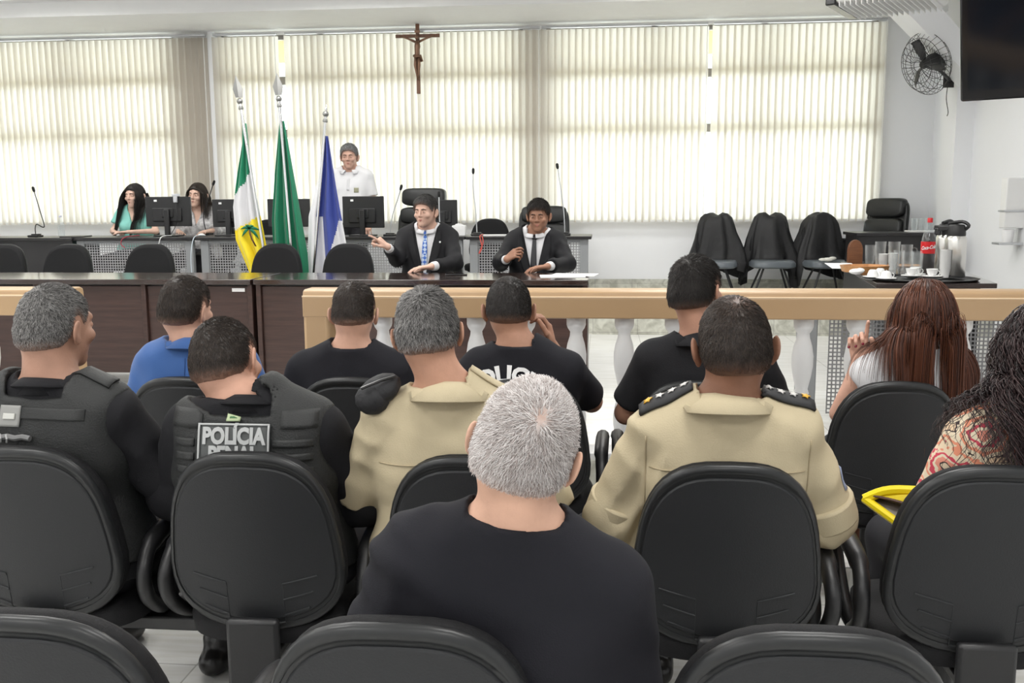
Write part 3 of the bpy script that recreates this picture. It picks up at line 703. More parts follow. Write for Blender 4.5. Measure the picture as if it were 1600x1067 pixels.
# ------------------------------------------------------------------ flags
m_dull = mat('dull_nickel', (.30, .30, .29), .35, .9)
def flag(base, top, name_mats, label, drape, tip, front):
    """pole leans from base to top; cloth hangs from its upper part in folds"""
    B, T = Vector(base), Vector(top); r = empty('flag', base); tag(r, label, 'flag')
    MB().tube([(0, 0, 0), T-B], .0125, 12).build('pole', m_chrome, r)
    d = (T-B).normalized(); t0 = T-B
    MB().ball(t0+d*.02, .026, 14).lathe([(.018, -.05), (.022, -.04), (.016, -.02)], t0, 14, d).build('pole_knob', m_dull, r)
    if tip:
        MB().add([tuple(t0+d*.05+Vector((a*.03, b*.012, 0))) for a, b in ((1, 0), (0, 1), (-1, 0), (0, -1))]+[tuple(t0+d*.12+Vector((a*.045, b*.012, 0))) for a, b in ((1, 0), (0, 1), (-1, 0), (0, -1))]+[tuple(t0+d*.235)],
            [(0, 1, 5, 4), (1, 2, 6, 5), (2, 3, 7, 6), (3, 0, 4, 7), (4, 5, 8), (5, 6, 8), (6, 7, 8), (7, 4, 8), (3, 2, 1, 0)]).build('spear_tip', m_dull, r, ang=10)
    else: MB().lathe([(.008, .04), (.012, .06), (.004, .09), (0, .10)], t0, 12, d).build('finial', m_chrome, r)
    # cloth: rows go down, columns across (closed flattened cone of folds)
    Z0 = (T-B).z-.16; Z1 = drape['z1']; G = []; NR, NC = 84, 76; h = Z0-Z1
    for i in range(NR+1):
        f = i/NR; z = Z0-h*f; pc = d*(z/d.z); row = []
        left, right = drape['l'](f), drape['r'](f)
        for k in range(NC+1):
            u = k/NC; x = pc.x+left+(right-left)*u
            y = pc.y-front*(.025+.02*f)+(.012+.028*f)*math.sin(u*math.pi*drape['n']+drape.get('p', 0)+f*1.2)
            zz = z-drape.get('sag', 0)*f*(u-.5)
            row.append((x, y, zz))
        G.append(row)
    # split by colour region
    regs = {}
    for i in range(NR):
        for j in range(NC):
            regs.setdefault(drape['c']((i+.5)/NR, (j+.5)/NC), []).append((i, j))
    me = MB(); me.grid(G); o = me.build('cloth', name_mats[0], r, ang=180, fix=False)
    for mm in name_mats[1:]: o.data.materials.append(mm)
    for i in range(NR):
        for j in range(NC): o.data.polygons[i*NC+j].material_index = drape['c']((i+.5)/NR, (j+.5)/NC)
    sm = o.modifiers.new('solid', 'SOLIDIFY'); sm.thickness = .004
    return r, G
def clothm(n, c): return mat(n, c, .6, bump=.1, bs=60, sheen=.2)
m_fg = clothm('green_flag_satin', (.0, .20, .095)); m_fw = clothm('white_flag_satin', (.72, .72, .74)); m_fy = clothm('yellow_flag_satin', (.90, .72, .02)); m_fb = clothm('blue_flag_satin', (.035, .06, .30)); m_fg2 = clothm('deep_green_flag_satin', (.0, .17, .08))
FB = SF
lerp = lambda a: (lambda f: float(np.interp(f, [q[0] for q in a], [q[1] for q in a])))
def c1(f, u):
    g = f+.16*(u-.4)*1.0
    return 0 if g < .36 else 1 if g < .58+.05*u else 2 if g < .97-.16*u or u > .3 else 1
r, G1 = flag((-2.80, 7.9, FB), (-3.05, 7.9, 2.36), [m_fg, m_fw, m_fy], 'green, white and yellow flag with a palm tree, on the leftmost pole',
     {'z1': .50, 'l': lerp([(0, -.02), (.12, -.05), (.3, -.14), (.5, -.23), (.7, -.26), (1, -.16)]), 'r': lerp([(0, .012), (.3, -.01), (.7, .01), (1, .10)]), 'n': 4.5, 'c': c1, 'sag': .05}, True, -1)
# palm emblem
def emblem():
    mb = MB()
    cxp, czp, yy = G1[52][45][0], G1[52][45][2], 0
    for a, L in ((150, .09), (110, .085), (60, .085), (20, .10), (195, .07), (-25, .09)):
        pts = []; w = .014
        dx, dz = math.cos(math.radians(a)), math.sin(math.radians(a)); P0 = Vector((0, 0, 0)); prev = None; tl, tr = [], []
        for k in range(7):
            t = k/6; x = dx*L*t; z = dz*L*t-.05*t*t; ww = w*math.sin(math.pi*min(1, t*.9+.08)); tl.append((cxp+x-dz*ww, czp+z+dx*ww)); tr.append((cxp+x+dz*ww, czp+z-dx*ww))
        def P(q): return (q[0], min(v[1] for rw in G1[44:66] for v in rw[20:70])-.006, q[1])
        mb.grid([[P(a_) for a_ in tl], [P(b_) for b_ in tr]])
    return mb
emblem().build('palm_leaves', mat('palm_green', (0, .16, .07), .6), r, solid=.003, fix=False)
yyp = min(v[1] for rw in G1[44:66] for v in rw[20:70])-.004
MB().grid([[(G1[52][45][0]-.006+.05*t*t, yyp, G1[52][45][2]-.15*t) for t in (0, .3, .6, 1)], [(G1[52][45][0]+.008+.05*t*t, yyp, G1[52][45][2]-.15*t) for t in (0, .3, .6, 1)]]).build('palm_trunk', mat('palm_brown', (.10, .04, .02), .6), r, solid=.003, fix=False)
flag((-2.64, 7.95, FB), (-2.73, 7.95, 2.38), [m_fg2], 'plain green flag hanging on the middle pole',
     {'z1': .55, 'l': lerp([(0, -.02), (.3, -.10), (.6, -.17), (1, -.20)]), 'r': lerp([(0, .02), (.4, .07), (1, .14)]), 'n': 6, 'c': lambda f, u: 0}, True, -1)
def c3(f, u): return 0 if (u > .25 and f < .62+.15*math.sin(u*5)) and not (u < .42 and f > .45) else 1
flag((-2.56, 7.95, FB), (-2.335, 7.95, 2.25), [m_fb, m_fw], 'blue and white flag on the rightmost pole',
     {'z1': .32, 'l': lerp([(0, -.015), (.2, -.03), (.45, -.10), (1, -.06)]), 'r': lerp([(0, .03), (.3, .14), (.7, .30), (1, .42)]), 'n': 5, 'c': c3, 'p': 1}, False, -1)
o = MB().lathe([(.16, 0), (.16, .02), (.05, .05), (.05, .16), (.03, .18)], n=24).build('flag_stand', m_steel, None); o.location = (-2.67, 7.93, SF); tag(o, 'metal floor stand holding the three flag poles', 'flag stand')

# crucifix hanging before the blinds
m_cw = wood_mat('brown_crucifix_wood', (.10, .035, .015), (.17, .07, .03), .45, (12, 12, 1)); m_br = mat('bronze_figure', (.20, .11, .07), .38, .5)
r = empty('crucifix', (-2.055, 10.62, 2.72)); tag(r, 'wooden crucifix with a bronze figure hanging high before the blinds', 'crucifix')
MB().box((-.02, -.012, 0), (.02, .012, .745)).box((-.245, -.012, .60), (.245, .012, .635)).build('cross', m_cw, r, bevel=.003)
fg = MB(); fg.ball((0, -.045, .595), (.022, .024, .03)); fg.tube([(0, -.04, .56), (.004, -.045, .50), (-.004, -.04, .43), (0, -.045, .39)], [.024, .034, .024, .032], 10)
for s in (-1, 1):
    fg.tube([(.02*s, -.035, .55), (.10*s, -.03, .585), (.19*s, -.022, .615)], [.014, .011, .008], 8)
    fg.tube([(.015*s, -.045, .39), (.022*s, -.06, .30), (.008*s, -.035, .20), (.003*s, -.03, .15)], [.02, .017, .012, .01], 8)
fg.build('figure', m_br, r, ang=180); MB().tube([(-.035, -.05, .40), (0, -.075, .385), (.035, -.05, .40), (.05, -.03, .34)], .016, 8).build('loincloth', m_br, r, ang=180)
MB().box((-.03, -.02, .65), (.03, -.012, .675)).build('title_plaque', m_br, r)
MB().tube([(0, 0, .745), (0, .05, .755)], .003, 5).tube([(0, .0, .745), (0, 0, .75)], .003, 5).build('hanging_wire', m_steel, r)

# ------------------------------------------------------------------ TV, fan, air unit on the right
r = empty('television', (2.68, 6.10, 2.14), math.radians(-29)); tag(r, 'large black flat television hung high in the top right corner', 'television')
Rt = Euler((math.radians(8), 0, 0)).to_matrix(); 
def tb(lo, hi, nm, m, bev): MB().box(lo, hi).build(nm, m, r, bevel=bev).rotation_euler = (math.radians(21), 0, 0)
tb((-.52, -.03, 0), (.52, .05, .66), 'housing', mat('gloss_black_bezel', (.012, .012, .013), .15), .014)
tb((-.475, -.034, .07), (.475, -.029, .62), 'screen', m_scr, 0)
tb((.0, -.036, .025), (.02, -.03, .038), 'logo_dot', m_plastic_w, 0)
MB().box((-.1, .05, .25), (.1, .12, .45)).tube([(0, .1, .35), (.25, .35, .35), (.40, .62, .35)], .025, 8).build('wall_arm', m_blackp, r)
o = MB().tube(smooth_path([(0, 0, .02), (.0, .0, -.15), (.012, 0, -.28), (.05, .0, -.42), (.10, 0, -.52), (.16, 0, -.60)], 5), .005, 6).build('power_cord', m_blackp, None)
o.location = (2.60, 6.12, 2.13); tag(o, 'thin black cord hanging below the television', 'cord')

def wire_fan():
    r = empty('wall_fan', (3.22, 9.62, 2.79)); tag(r, 'black wall fan with a wire cage beside the right window', 'fan')
    m_wire = mat('dark_fan_wire', (.05, .05, .05), .35, .6)
    ax = Vector((-.86, -.42, -.28)).normalized(); C0 = Vector((-.22, -.10, .0)); R = Vector((0, 0, 1)).rotation_difference(ax).to_matrix()
    cg = MB(); N = 28; RR = .29
    def pt(a, rad, h): return C0 + R @ Vector((rad*math.cos(a), rad*math.sin(a), h))
    for k in range(N):
        a = 2*math.pi*k/N
        cg.tube([pt(a, .05, .10), pt(a, .16, .095), pt(a, .25, .06), pt(a, RR, .0), pt(a+.1, .25, -.055), pt(a+.15, .16, -.085), pt(a+.2, .06, -.09)], .0022, 5)
    for rad, h in ((RR, 0), (.25, .06), (.25, -.055), (.16, .095), (.16, -.085), (.05, .10)):
        cg.tube([pt(2*math.pi*k/36, rad, h) for k in range(36)], .0028, 5, closed=True)
    cg.build('cage', m_wire, r)
    bl = MB()
    for k in range(3):
        a0 = k*2*math.pi/3+.5; G = []
        for i in range(7):
            t = i/6; rad = .035+.205*t; wd = .30*(.5+.5*math.sin(math.pi*min(1, t+.12)))
            G.append([pt(a0+wd*(j/4-.5)*2.0+.25*t, rad, .02*(j/4-.5)*2+.02) for j in range(5)])
        bl.grid(G)
    bl.build('blades', m_blackp, r, solid=.004, fix=False)
    MB().lathe([(.03, .055), (.04, .04), (.04, .0), (.075, -.06), (.075, -.20), (.06, -.215)], C0, 20, ax).build('motor', m_blackp, r)
    cc = C0-ax*.15
    MB().tube([cc, cc+Vector((.03, .02, -.10)), Vector((.06, .10, -.12)), Vector((.10, .19, -.12))], .016, 8).box((.04, .185, -.19), (.14, .20, -.03)).build('wall_bracket', m_blackp, r)
    MB().tube(smooth_path([(.08, .185, -.19), (.075, .18, -.3), (.10, .185, -.42), (.09, .18, -.46)], 4), .004, 6).build('power_cord', m_blackp, r)
wire_fan()
r = empty('air_conditioner', (2.20, 8.1, 2.98), math.radians(-28)); tag(r, 'white ceiling air unit with black louvre at the top edge of the photo', 'air conditioner')
R_ = Euler((math.radians(-18), 0, 0)).to_matrix()
b = MB().box((-.30, -.35, .08), (.42, .35, .30)).build('casing', m_plastic_w, r, bevel=.03)
b2 = MB()
for k in range(16): b2.box((-.26+.042*k, -.34, .045), (-.252+.042*k, .34, .085))
b2.build('grille', m_plastic_w, r, bevel=.004)
MB().box((-.36, -.36, .06), (-.28, .36, .22)).build('air_outlet', mat('black_gloss_louvre', (.01, .01, .01), .2), r, bevel=.01)
MB().box((-.365, -.33, .12), (-.35, .33, .13)).build('louvre_vane', m_alu, r)
MB().tube([(-.1, 0, .3), (-.1, 0, .64)], .012, 8).tube([(.3, 0, .3), (.3, 0, .64)], .012, 8).build('hanger', m_alu, r)
r = empty('wall_dispenser', (3.55, 8.55, 1.16), 0); tag(r, 'white wall-mounted cup dispenser cut by the right edge', 'dispenser')
MB().box((-.16, -.06, .12), (.05, .06, .55)).build('casing', m_plastic_w, r, bevel=.01); MB().box((-.17, -.07, .26), (.05, .07, .275)).box((-.20, -.08, -.02), (.05, .08, .0)).build('shelf', m_alu, r, bevel=.004)
MB().lathe([(.04, 0), (.05, .11)], (-.10, 0, 0)).build('cup_stack', m_paper, r)

# ------------------------------------------------------------------ things on the drinks table (top z = SF+.75)
TZ = SF+.75
def place(r, x, y, z=TZ, rz=0): r.location = (x, y, z); r.rotation_euler.z = rz; return r
def thermos(x, y, label, rz):
    r = empty('thermos', (x, y, TZ+.012), rz); tag(r, label, 'thermos', 'steel thermoses')
    MB().lathe([(.058, 0), (.064, .006), (.064, .235), (.060, .25), (.052, .262)], n=36).build('body', m_steel, r, ang=50)
    MB().lathe([(.066, .0), (.066, .014)], n=36).build('base_ring', m_blackp, r)
    MB().lathe([(.054, .255), (.056, .27), (.052, .315), (.045, .33), (.0, .335)], n=28).box((-.028, -.105, .29), (.028, .0, .322)).box((-.016, -.115, .262), (.016, -.09, .305)).build('pump_lid', m_blackp, r, bevel=.006)
    MB().tube(smooth_path([(.0, .05, .30), (.0, .07, .325), (0, .03, .348), (0, -.05, .335)], 4), .011, 8).build('handle', m_blackp, r)
thermos(2.20, 6.22, 'large steel pump thermos at the right, front one of the pair', -2.2)
thermos(2.225, 6.46, 'steel pump thermos partly hidden behind the other', -.9)
r = empty('tray', (1.98, 6.18, TZ)); tag(r, 'black tray under the cups and thermoses', 'tray')
MB().lathe([(.0, .002), (.29, .002), (.30, .012), (.305, .012), (.29, 0), (0, 0)], n=40).build('plate', m_blackp, r).scale = (1.15, 1, 1)
def cup_and_saucer(x, y, z, label, flip=False):
    r = empty('coffee_cup', (x, y, z)); tag(r, label, 'cup', 'white coffee cups')
    if flip: MB().lathe([(.036, .008), (.034, .025), (.024, .05), (.016, .056), (0, .056)], n=20).build('cup', m_white, r)
    else: MB().lathe([(.0, .008), (.018, .008), (.03, .03), (.035, .055), (.033, .055), (.027, .03), (0, .012)], n=20).build('cup', m_white, r)
    MB().tube(arc((.033, 0, .03), .014, -80, 80, 6), .003, 6).build('handle', m_white, r)
    MB().lathe([(0, 0), (.04, .0), (.062, .010), (.062, .013), (.038, .005), (0, .005)], n=24).build('saucer', m_white, r)
cups = [(1.72, 6.28, TZ, 'upturned white cup on its saucer at the left front of the cups', True), (1.77, 6.16, TZ, 'white cup and saucer nearest the rail', True), (1.80, 6.40, TZ, 'white cup behind the front saucers', True),
        (1.94, 6.22, TZ+.013, 'white cup on the left of the black tray', False), (2.05, 6.17, TZ+.013, 'white cup at the middle of the black tray', False), (2.00, 6.33, TZ+.013, 'white cup at the back of the black tray', False)]
for c in cups: cup_and_saucer(*c)
def glass(x, y, z, h, r0, label, grp, m=m_clear, name='drinking_glass', cat='glass', jug=False, fill=None):
    r = empty(name, (x, y, z)); tag(r, label, cat, grp)
    MB().lathe([(0, .002), (r0*.8, .002), (r0, .03), (r0*1.05, h*.6), (r0*1.1, h), (r0*1.02, h), (r0*.95, h*.6), (r0*.75, .01), (0, .01)], n=20).build('body', m, r)
    if jug: MB().tube(smooth_path([(r0*1.05, 0, h*.85), (r0*1.9, 0, h*.8), (r0*1.9, 0, h*.4), (r0*1.02, 0, h*.25)], 4), .006, 6).build('handle', m, r)
    if fill: MB().lathe([(0, .012), (r0*.75, .012), (r0*.93, h*.5), (0, h*.5)], n=18).build('liquid', fill, r)
m_juice = mat('yellow_juice', (.85, .50, .02), .3)
for k, (x, y, l) in enumerate([(1.98, 6.72, 'upright drinking glass left of the soft drink bottle'), (2.05, 6.66, 'drinking glass second from the bottle'), (2.13, 6.74, 'drinking glass right in front of the bottle'), (2.05, 6.86, 'glass in the back row by the bottle'), (2.06, 6.50, 'glass nearest the steel thermos')]):
    glass(x, y, TZ, .15, .033, l, 'clear glasses on the drinks table')
glass(2.07, 7.66, TZ, .15, .036, 'clear glass jug at the left of the juice jug', 'jugs', jug=True, name='glass_jug', cat='jug')
glass(2.088, 7.45, TZ, .185, .037, 'tall clear jug of water, second from the left', 'jugs', jug=True, name='glass_jug', cat='jug', fill=m_clear)
glass(2.18, 7.42, TZ, .185, .040, 'clear jug with yellow juice', 'jugs', jug=True, name='glass_jug', cat='jug', fill=m_juice)
glass(2.26, 7.38, TZ, .165, .038, 'empty clear jug right of the juice jug', 'jugs', jug=True, name='glass_jug', cat='jug')
for k, (x, y, h, l) in enumerate([(2.02, 7.12, .10, 'short stack of white plastic cups in front of the juice'), (2.075, 7.08, .11, 'second short stack of white plastic cups in front of the juice'), (2.13, 6.18, .17, 'tall stack of white plastic cups beside the steel thermos')]):
    mb = MB(); z = 0
    while z < h-.05: mb.lathe([(.024, z), (.033, z+.06), (.035, z+.062), (.031, z+.055)], n=16, cap=False); z += .008
    o = mb.build('cup_stack', m_white, None); o.location = (x, y, TZ+(.013 if k == 2 else 0)); tag(o, l, 'plastic cups', 'stacks of plastic cups')
m_tray = wood_mat('honey_wood', (.42, .19, .07), (.58, .30, .12), .4, (8, 2, 8))
for x, y, rx, ry, l in [(1.84, 6.72, .0, .0, ''), (1.72, 6.86, .17, .15, 'octagonal wooden tray at the left of the drinks table'), (2.12, 7.42, .24, .15, 'wooden tray under the glass jugs')]:
    if not l: continue
    mb = MB(); n = 8; rr = lambda s, z: [(rx*s*math.cos(math.pi/8+k*math.pi/4), ry*s*math.sin(math.pi/8+k*math.pi/4), z) for k in range(n)]
    mb.loft([rr(.9, 0), rr(1, .045), rr(.93, .045), rr(.84, .012)]); o = mb.build('wooden_tray', m_tray, None, ang=20); o.location = (x+.10, y, TZ if rx < .2 else TZ-.0); tag(o, l, 'tray', 'wooden trays')
    if rx > .2: o.location.z = TZ; o.scale = (1, 1, .2)
m_hold = wood_mat('brown_holder_wood', (.12, .045, .02), (.22, .09, .04), .35)
nh = empty('napkin_holder', (1.99, 7.80, TZ)); tag(nh, 'arched brown wooden napkin holder near the jugs', 'napkin holder')
for y in (-.02, .02):
    pl = [(-.055, 0), (.055, 0), (.055, .10)]+[(.055*math.cos(math.radians(a)), .10+.085*math.sin(math.radians(a))) for a in range(15, 166, 15)]+[(-.055, .10)]
    MB().prism(pl, y-.004, y+.004).build('side', m_hold, nh, bevel=.001)
MB().box((-.055, -.02, 0), (.055, .02, .01)).build('base', m_hold, nh)
o = MB().box((-.10, -.30, 0), (.10, .30, .004)).build('napkin', m_paper, None); o.location = (1.81, 7.45, TZ); o.rotation_euler.z = -.13; tag(o, 'white cloth napkin along the left edge of the drinks table', 'napkin')
o = MB().ball((0, 0, .02), (.05, .035, .02)).ball((.03, .02, .025), (.03, .03, .018)).build('crumpled_napkin', m_paper, None); o.location = (1.70, 6.60, TZ); tag(o, 'small crumpled napkin in front of the octagonal tray', 'napkin')
r = empty('soda_bottle', (2.325, 7.10, TZ)); tag(r, 'cola bottle with a red label and red cap', 'bottle')
m_cola = mat('dark_cola', (.012, .004, .003), .1, coat=.5)
MB().lathe([(.042, 0), (.050, .012), (.050, .10), (.052, .12), (.052, .19), (.048, .225), (.030, .29), (.016, .325), (.014, .34)], n=28).build('bottle_body', m_pet, r)
MB().lathe([(.040, .003), (.047, .013), (.047, .10), (.049, .12), (.049, .19), (.044, .226), (.036, .262), (0, .262)], n=28).build('cola', m_cola, r)
lb = MB().lathe([(.0535, .115), (.0535, .20)], n=36, cap=False).build('bottle_label', mat('red_label', (.62, .01, .015), .35), r)
MB().lathe([(.018, .335), (.018, .365), (.016, .368), (0, .368)], n=20).build('cap', mat('red_cap', (.6, .01, .015), .4), r)
me = text_mesh('Coca-Cola', .034, .0006, .0008, shear=.35)
for v in me.vertices:
    a = math.radians(-110)+v.co.x*.72/.0545; zz = .158+v.co.y*1.05+v.co.x*.10; rr_ = .0545+v.co.z; v.co = (rr_*math.cos(a), rr_*math.sin(a), zz)
lo = bpy.data.objects.new('lettering', me); COL.objects.link(lo); me.materials.append(m_paper); lo.parent = lb
# tray of glasses on the corner desk
o = MB().box((-.12, -.10, 0), (.12, .10, .015)).build('serving_tray', m_plastic_w, None, bevel=.004); o.location = (3.10, 9.75, DF+.77); tag(o, 'white serving tray on the corner desk', 'tray')
for k, (dx, dy) in enumerate([(-.07, -.04), (0, -.05), (.07, -.04), (-.04, .05), (.05, .05)]):
    glass(3.10+dx, 9.75+dy, DF+.785, .12, .03, 'clear glass on the white tray of the corner desk', 'glasses on the corner desk tray')
# yellow zip bag on the lap side of the curly-haired woman
m_yel = mat('yellow_vinyl', (.85, .68, .01), .3)
r = empty('yellow_bag', (.87, 2.55, .66), 0); tag(r, 'open yellow zip bag with grey lining beside the curly-haired woman', 'bag')
A_ = [(-.10, .17, .02), (.0, .10, .045), (.20, .0, .06)]; B_ = [(-.10, .17, .02), (.02, .02, -.06), (.10, -.10, -.13), (.14, -.14, -.16)]
mb = MB(); top = smooth_path([(-.12, .16, .02), (-.05, .15, .05), (.08, .12, .055), (.24, .10, .05)], 5); bot = smooth_path([(-.12, .16, .02), (-.02, .04, -.04), (.07, -.05, -.10), (.14, -.10, -.16)], 5)
mb.grid([top, [(p[0]*.5+q[0]*.5+.02, p[1]*.5+q[1]*.5+.05, p[2]*.5+q[2]*.5-.0) for p, q in zip(top, bot)], bot]).build('lining', mat('grey_bag_lining', (.22, .20, .19), .6), r, solid=.004)
mb = MB(); mb.tube([tuple(v) for v in bot], .010, 8).tube([tuple(v) for v in top], .012, 8)
fl = smooth_path([(-.11, .16, .03), (-.01, .10, .02), (.08, .03, -.03), (.15, -.04, -.10)], 5)
mb.grid([[tuple(v+Vector((.0, .0, .008))) for v in top], [tuple((v+w)/2+Vector((.04, 0, .012))) for v, w in zip(top, fl)], [tuple(v) for v in fl]])
mb.build('shell', m_yel, r, solid=.005, fix=False)
MB().tube([tuple(v+Vector((-.004, -.004, .004))) for v in fl], .004, 6).build('zip', mat('brown_zip', (.10, .05, .04), .4), r)
MB().box((.085, .0, .045), (.115, .02, .065)).build('clasp', m_chrome, r, bevel=.004)
# ------------------------------------------------------------------ people: smooth implicit bodies turned into meshes
f32 = np.float32
def V3(*a): return np.array(a, dtype=f32)
def euler(yaw=0, pitch=0, roll=0):
    """yaw + turns left, pitch + looks up, roll + tips to the right shoulder (degrees)"""
    return np.array((Matrix.Rotation(math.radians(yaw), 3, 'Z') @ Matrix.Rotation(math.radians(pitch), 3, 'X') @ Matrix.Rotation(math.radians(roll), 3, 'Y')), dtype=f32)
def cone(P, a, b, ra, rb):
    a = np.asarray(a, f32); b = np.asarray(b, f32); ba = b-a; pa = P-a
    t = np.clip(pa@ba/max(float(ba@ba), 1e-9), 0, 1); return np.linalg.norm(pa-t[:, None]*ba, axis=1)-(ra+(rb-ra)*t)
def ell(P, c, r, R=None):
    q = P-np.asarray(c, f32)
    if R is not None: q = q@R
    r = np.asarray(r, f32); k0 = np.linalg.norm(q/r, axis=1); k1 = np.linalg.norm(q/(r*r), axis=1)+1e-9
    return k0*(k0-1)/k1
def smin(a, b, k):
    h = np.clip(.5+.5*(b-a)/k, 0, 1); return b*(1-h)+a*h-k*h*(1-h)
def smax(a, b, k): return -smin(-a, -b, k)
def sstep(e0, e1, x): t = np.clip((x-e0)/(e1-e0), 0, 1); return t*t*(3-2*t)
def wob(P, f, s=0.):
    x, y, z = P[:, 0]*f+s, P[:, 1]*f+s*1.7, P[:, 2]*f-s
    return (np.sin(x+1.3*np.sin(y*1.1+z*.7))+np.sin(y*1.3+1.1*np.sin(z*1.2+x*.8)+2)+np.sin(z*.9+1.2*np.sin(x*1.4+y*.6)+4))/3
def folds(P, seed=0., f=34.):
    u = P[:, 0]*.5+P[:, 2]*1.0; v = P[:, 0]*.9-P[:, 2]*.6+P[:, 1]*.4; w1 = 2.2*wob(P, 9, seed); w2 = 2.0*wob(P, 11, seed+5)
    r1 = 1-np.sqrt(np.sin(f*.5*u+w1+seed)**2+.015); r2 = 1-np.sqrt(np.sin(f*.5*v+w2+seed*2)**2+.015)
    return r1*sstep(-.2, .6, wob(P, 7, seed+2))+r2*sstep(-.1, .6, wob(P, 8, seed+7))-.5
def nets(fn, lo, hi, h):
    lo = np.array(lo, float); n = np.maximum(3, np.ceil((np.array(hi)-lo)/h).astype(int)+1)
    ax = [lo[i]+h*np.arange(n[i]) for i in range(3)]
    D = np.empty(n, f32); YY, ZZ = np.meshgrid(ax[1], ax[2], indexing='ij'); st = max(1, 250000//(n[1]*n[2]))
    for i in range(0, n[0], st):
        xs = ax[0][i:i+st]; P = np.empty((len(xs), n[1], n[2], 3), f32); P[..., 0] = xs[:, None, None]; P[..., 1] = YY; P[..., 2] = ZZ
        D[i:i+st] = fn(P.reshape(-1, 3)).reshape(len(xs), n[1], n[2])
    Sg = D < 0; c = [Sg[i:n[0]-1+i, j:n[1]-1+j, k:n[2]-1+k] for i in (0, 1) for j in (0, 1) for k in (0, 1)]
    anyi = np.logical_or.reduce(c); alli = np.logical_and.reduce(c); cell = anyi & ~alli
    idx = -np.ones(cell.shape, int); I = np.argwhere(cell); idx[cell] = np.arange(len(I))
    acc = np.zeros((len(I), 3)); cnt = np.zeros(len(I))
    cor = [(0, 0, 0), (0, 0, 1), (0, 1, 0), (0, 1, 1), (1, 0, 0), (1, 0, 1), (1, 1, 0), (1, 1, 1)]
    val = [D[I[:, 0]+a, I[:, 1]+b, I[:, 2]+d_] for a, b, d_ in cor]
    for p in range(8):
        for q in range(p+1, 8):
            if sum(abs(cor[p][t]-cor[q][t]) for t in range(3)) != 1: continue
            m = (val[p] < 0) != (val[q] < 0); t = val[p]/(val[p]-val[q]+1e-12)
            for ax_ in range(3): acc[:, ax_] += np.where(m, cor[p][ax_]+t*(cor[q][ax_]-cor[p][ax_]), 0)
            cnt += m
    V = lo+h*(I+acc/np.maximum(cnt, 1)[:, None]); Fs = []
    for a in range(3):
        b, c_ = (a+1) % 3, (a+2) % 3
        s0 = [slice(None)]*3; s1 = [slice(None)]*3; s0[a] = slice(0, -1); s1[a] = slice(1, None)
        ed = Sg[tuple(s0)] != Sg[tuple(s1)]; E = np.argwhere(ed)
        E = E[(E[:, b] > 0) & (E[:, c_] > 0) & (E[:, b] < n[b]-1) & (E[:, c_] < n[c_]-1)]
        if not len(E): continue
        def g(db, dc):
            e = E.copy(); e[:, b] += db; e[:, c_] += dc; return idx[e[:, 0], e[:, 1], e[:, 2]]
        Q = np.stack([g(-1, -1), g(0, -1), g(0, 0), g(-1, 0)], 1); ins = Sg[E[:, 0], E[:, 1], E[:, 2]]
        Q[~ins] = Q[~ins][:, ::-1]; Fs.append(Q)
    Fq = np.concatenate(Fs) if Fs else np.zeros((0, 4), int); Fq = Fq[(Fq >= 0).all(1)]
    return V, Fq
def np_mesh(name, V, Fq, m, parent, tone=None, smooth=True):
    me = bpy.data.meshes.new(name); V = np.asarray(V, f32); Fq = np.asarray(Fq, np.int32); nf = len(Fq); k = Fq.shape[1] if nf else 4
    me.vertices.add(len(V)); me.vertices.foreach_set('co', V.ravel()); me.loops.add(nf*k); me.loops.foreach_set('vertex_index', Fq.ravel())
    me.polygons.add(nf); me.polygons.foreach_set('loop_start', np.arange(nf, dtype=np.int32)*k)
    me.polygons.foreach_set('use_smooth', np.ones(nf, bool) if smooth else np.zeros(nf, bool)); me.update(calc_edges=True)
    if tone is not None:
        at = me.attributes.new('tone', 'FLOAT', 'POINT'); at.data.foreach_set('value', np.asarray(tone, f32))
    o = bpy.data.objects.new(name, me); COL.objects.link(o); me.materials.append(m)
    if parent is not None: o.parent = parent
    return o
def sdf_mesh(name, fn, lo, hi, h, m, parent, fine=()):
    V, Q = nets(fn, lo, hi, h)
    parts = [(V, Q)]
    for (l2, h2, hh) in fine:
        ctr = V[Q].mean(1); ins = ((ctr > np.array(l2)+h) & (ctr < np.array(h2)-h)).all(1); Q = Q[~ins]
        parts[0] = (V, Q); parts.append(nets(fn, l2, h2, hh))
    VV = []; QQ = []; n = 0
    for v, q in parts:
        u, inv = np.unique(q, return_inverse=True); VV.append(v[u]); QQ.append(inv.reshape(q.shape)+n); n += len(u)
    return np_mesh(name, np.concatenate(VV), np.concatenate(QQ), m, parent)

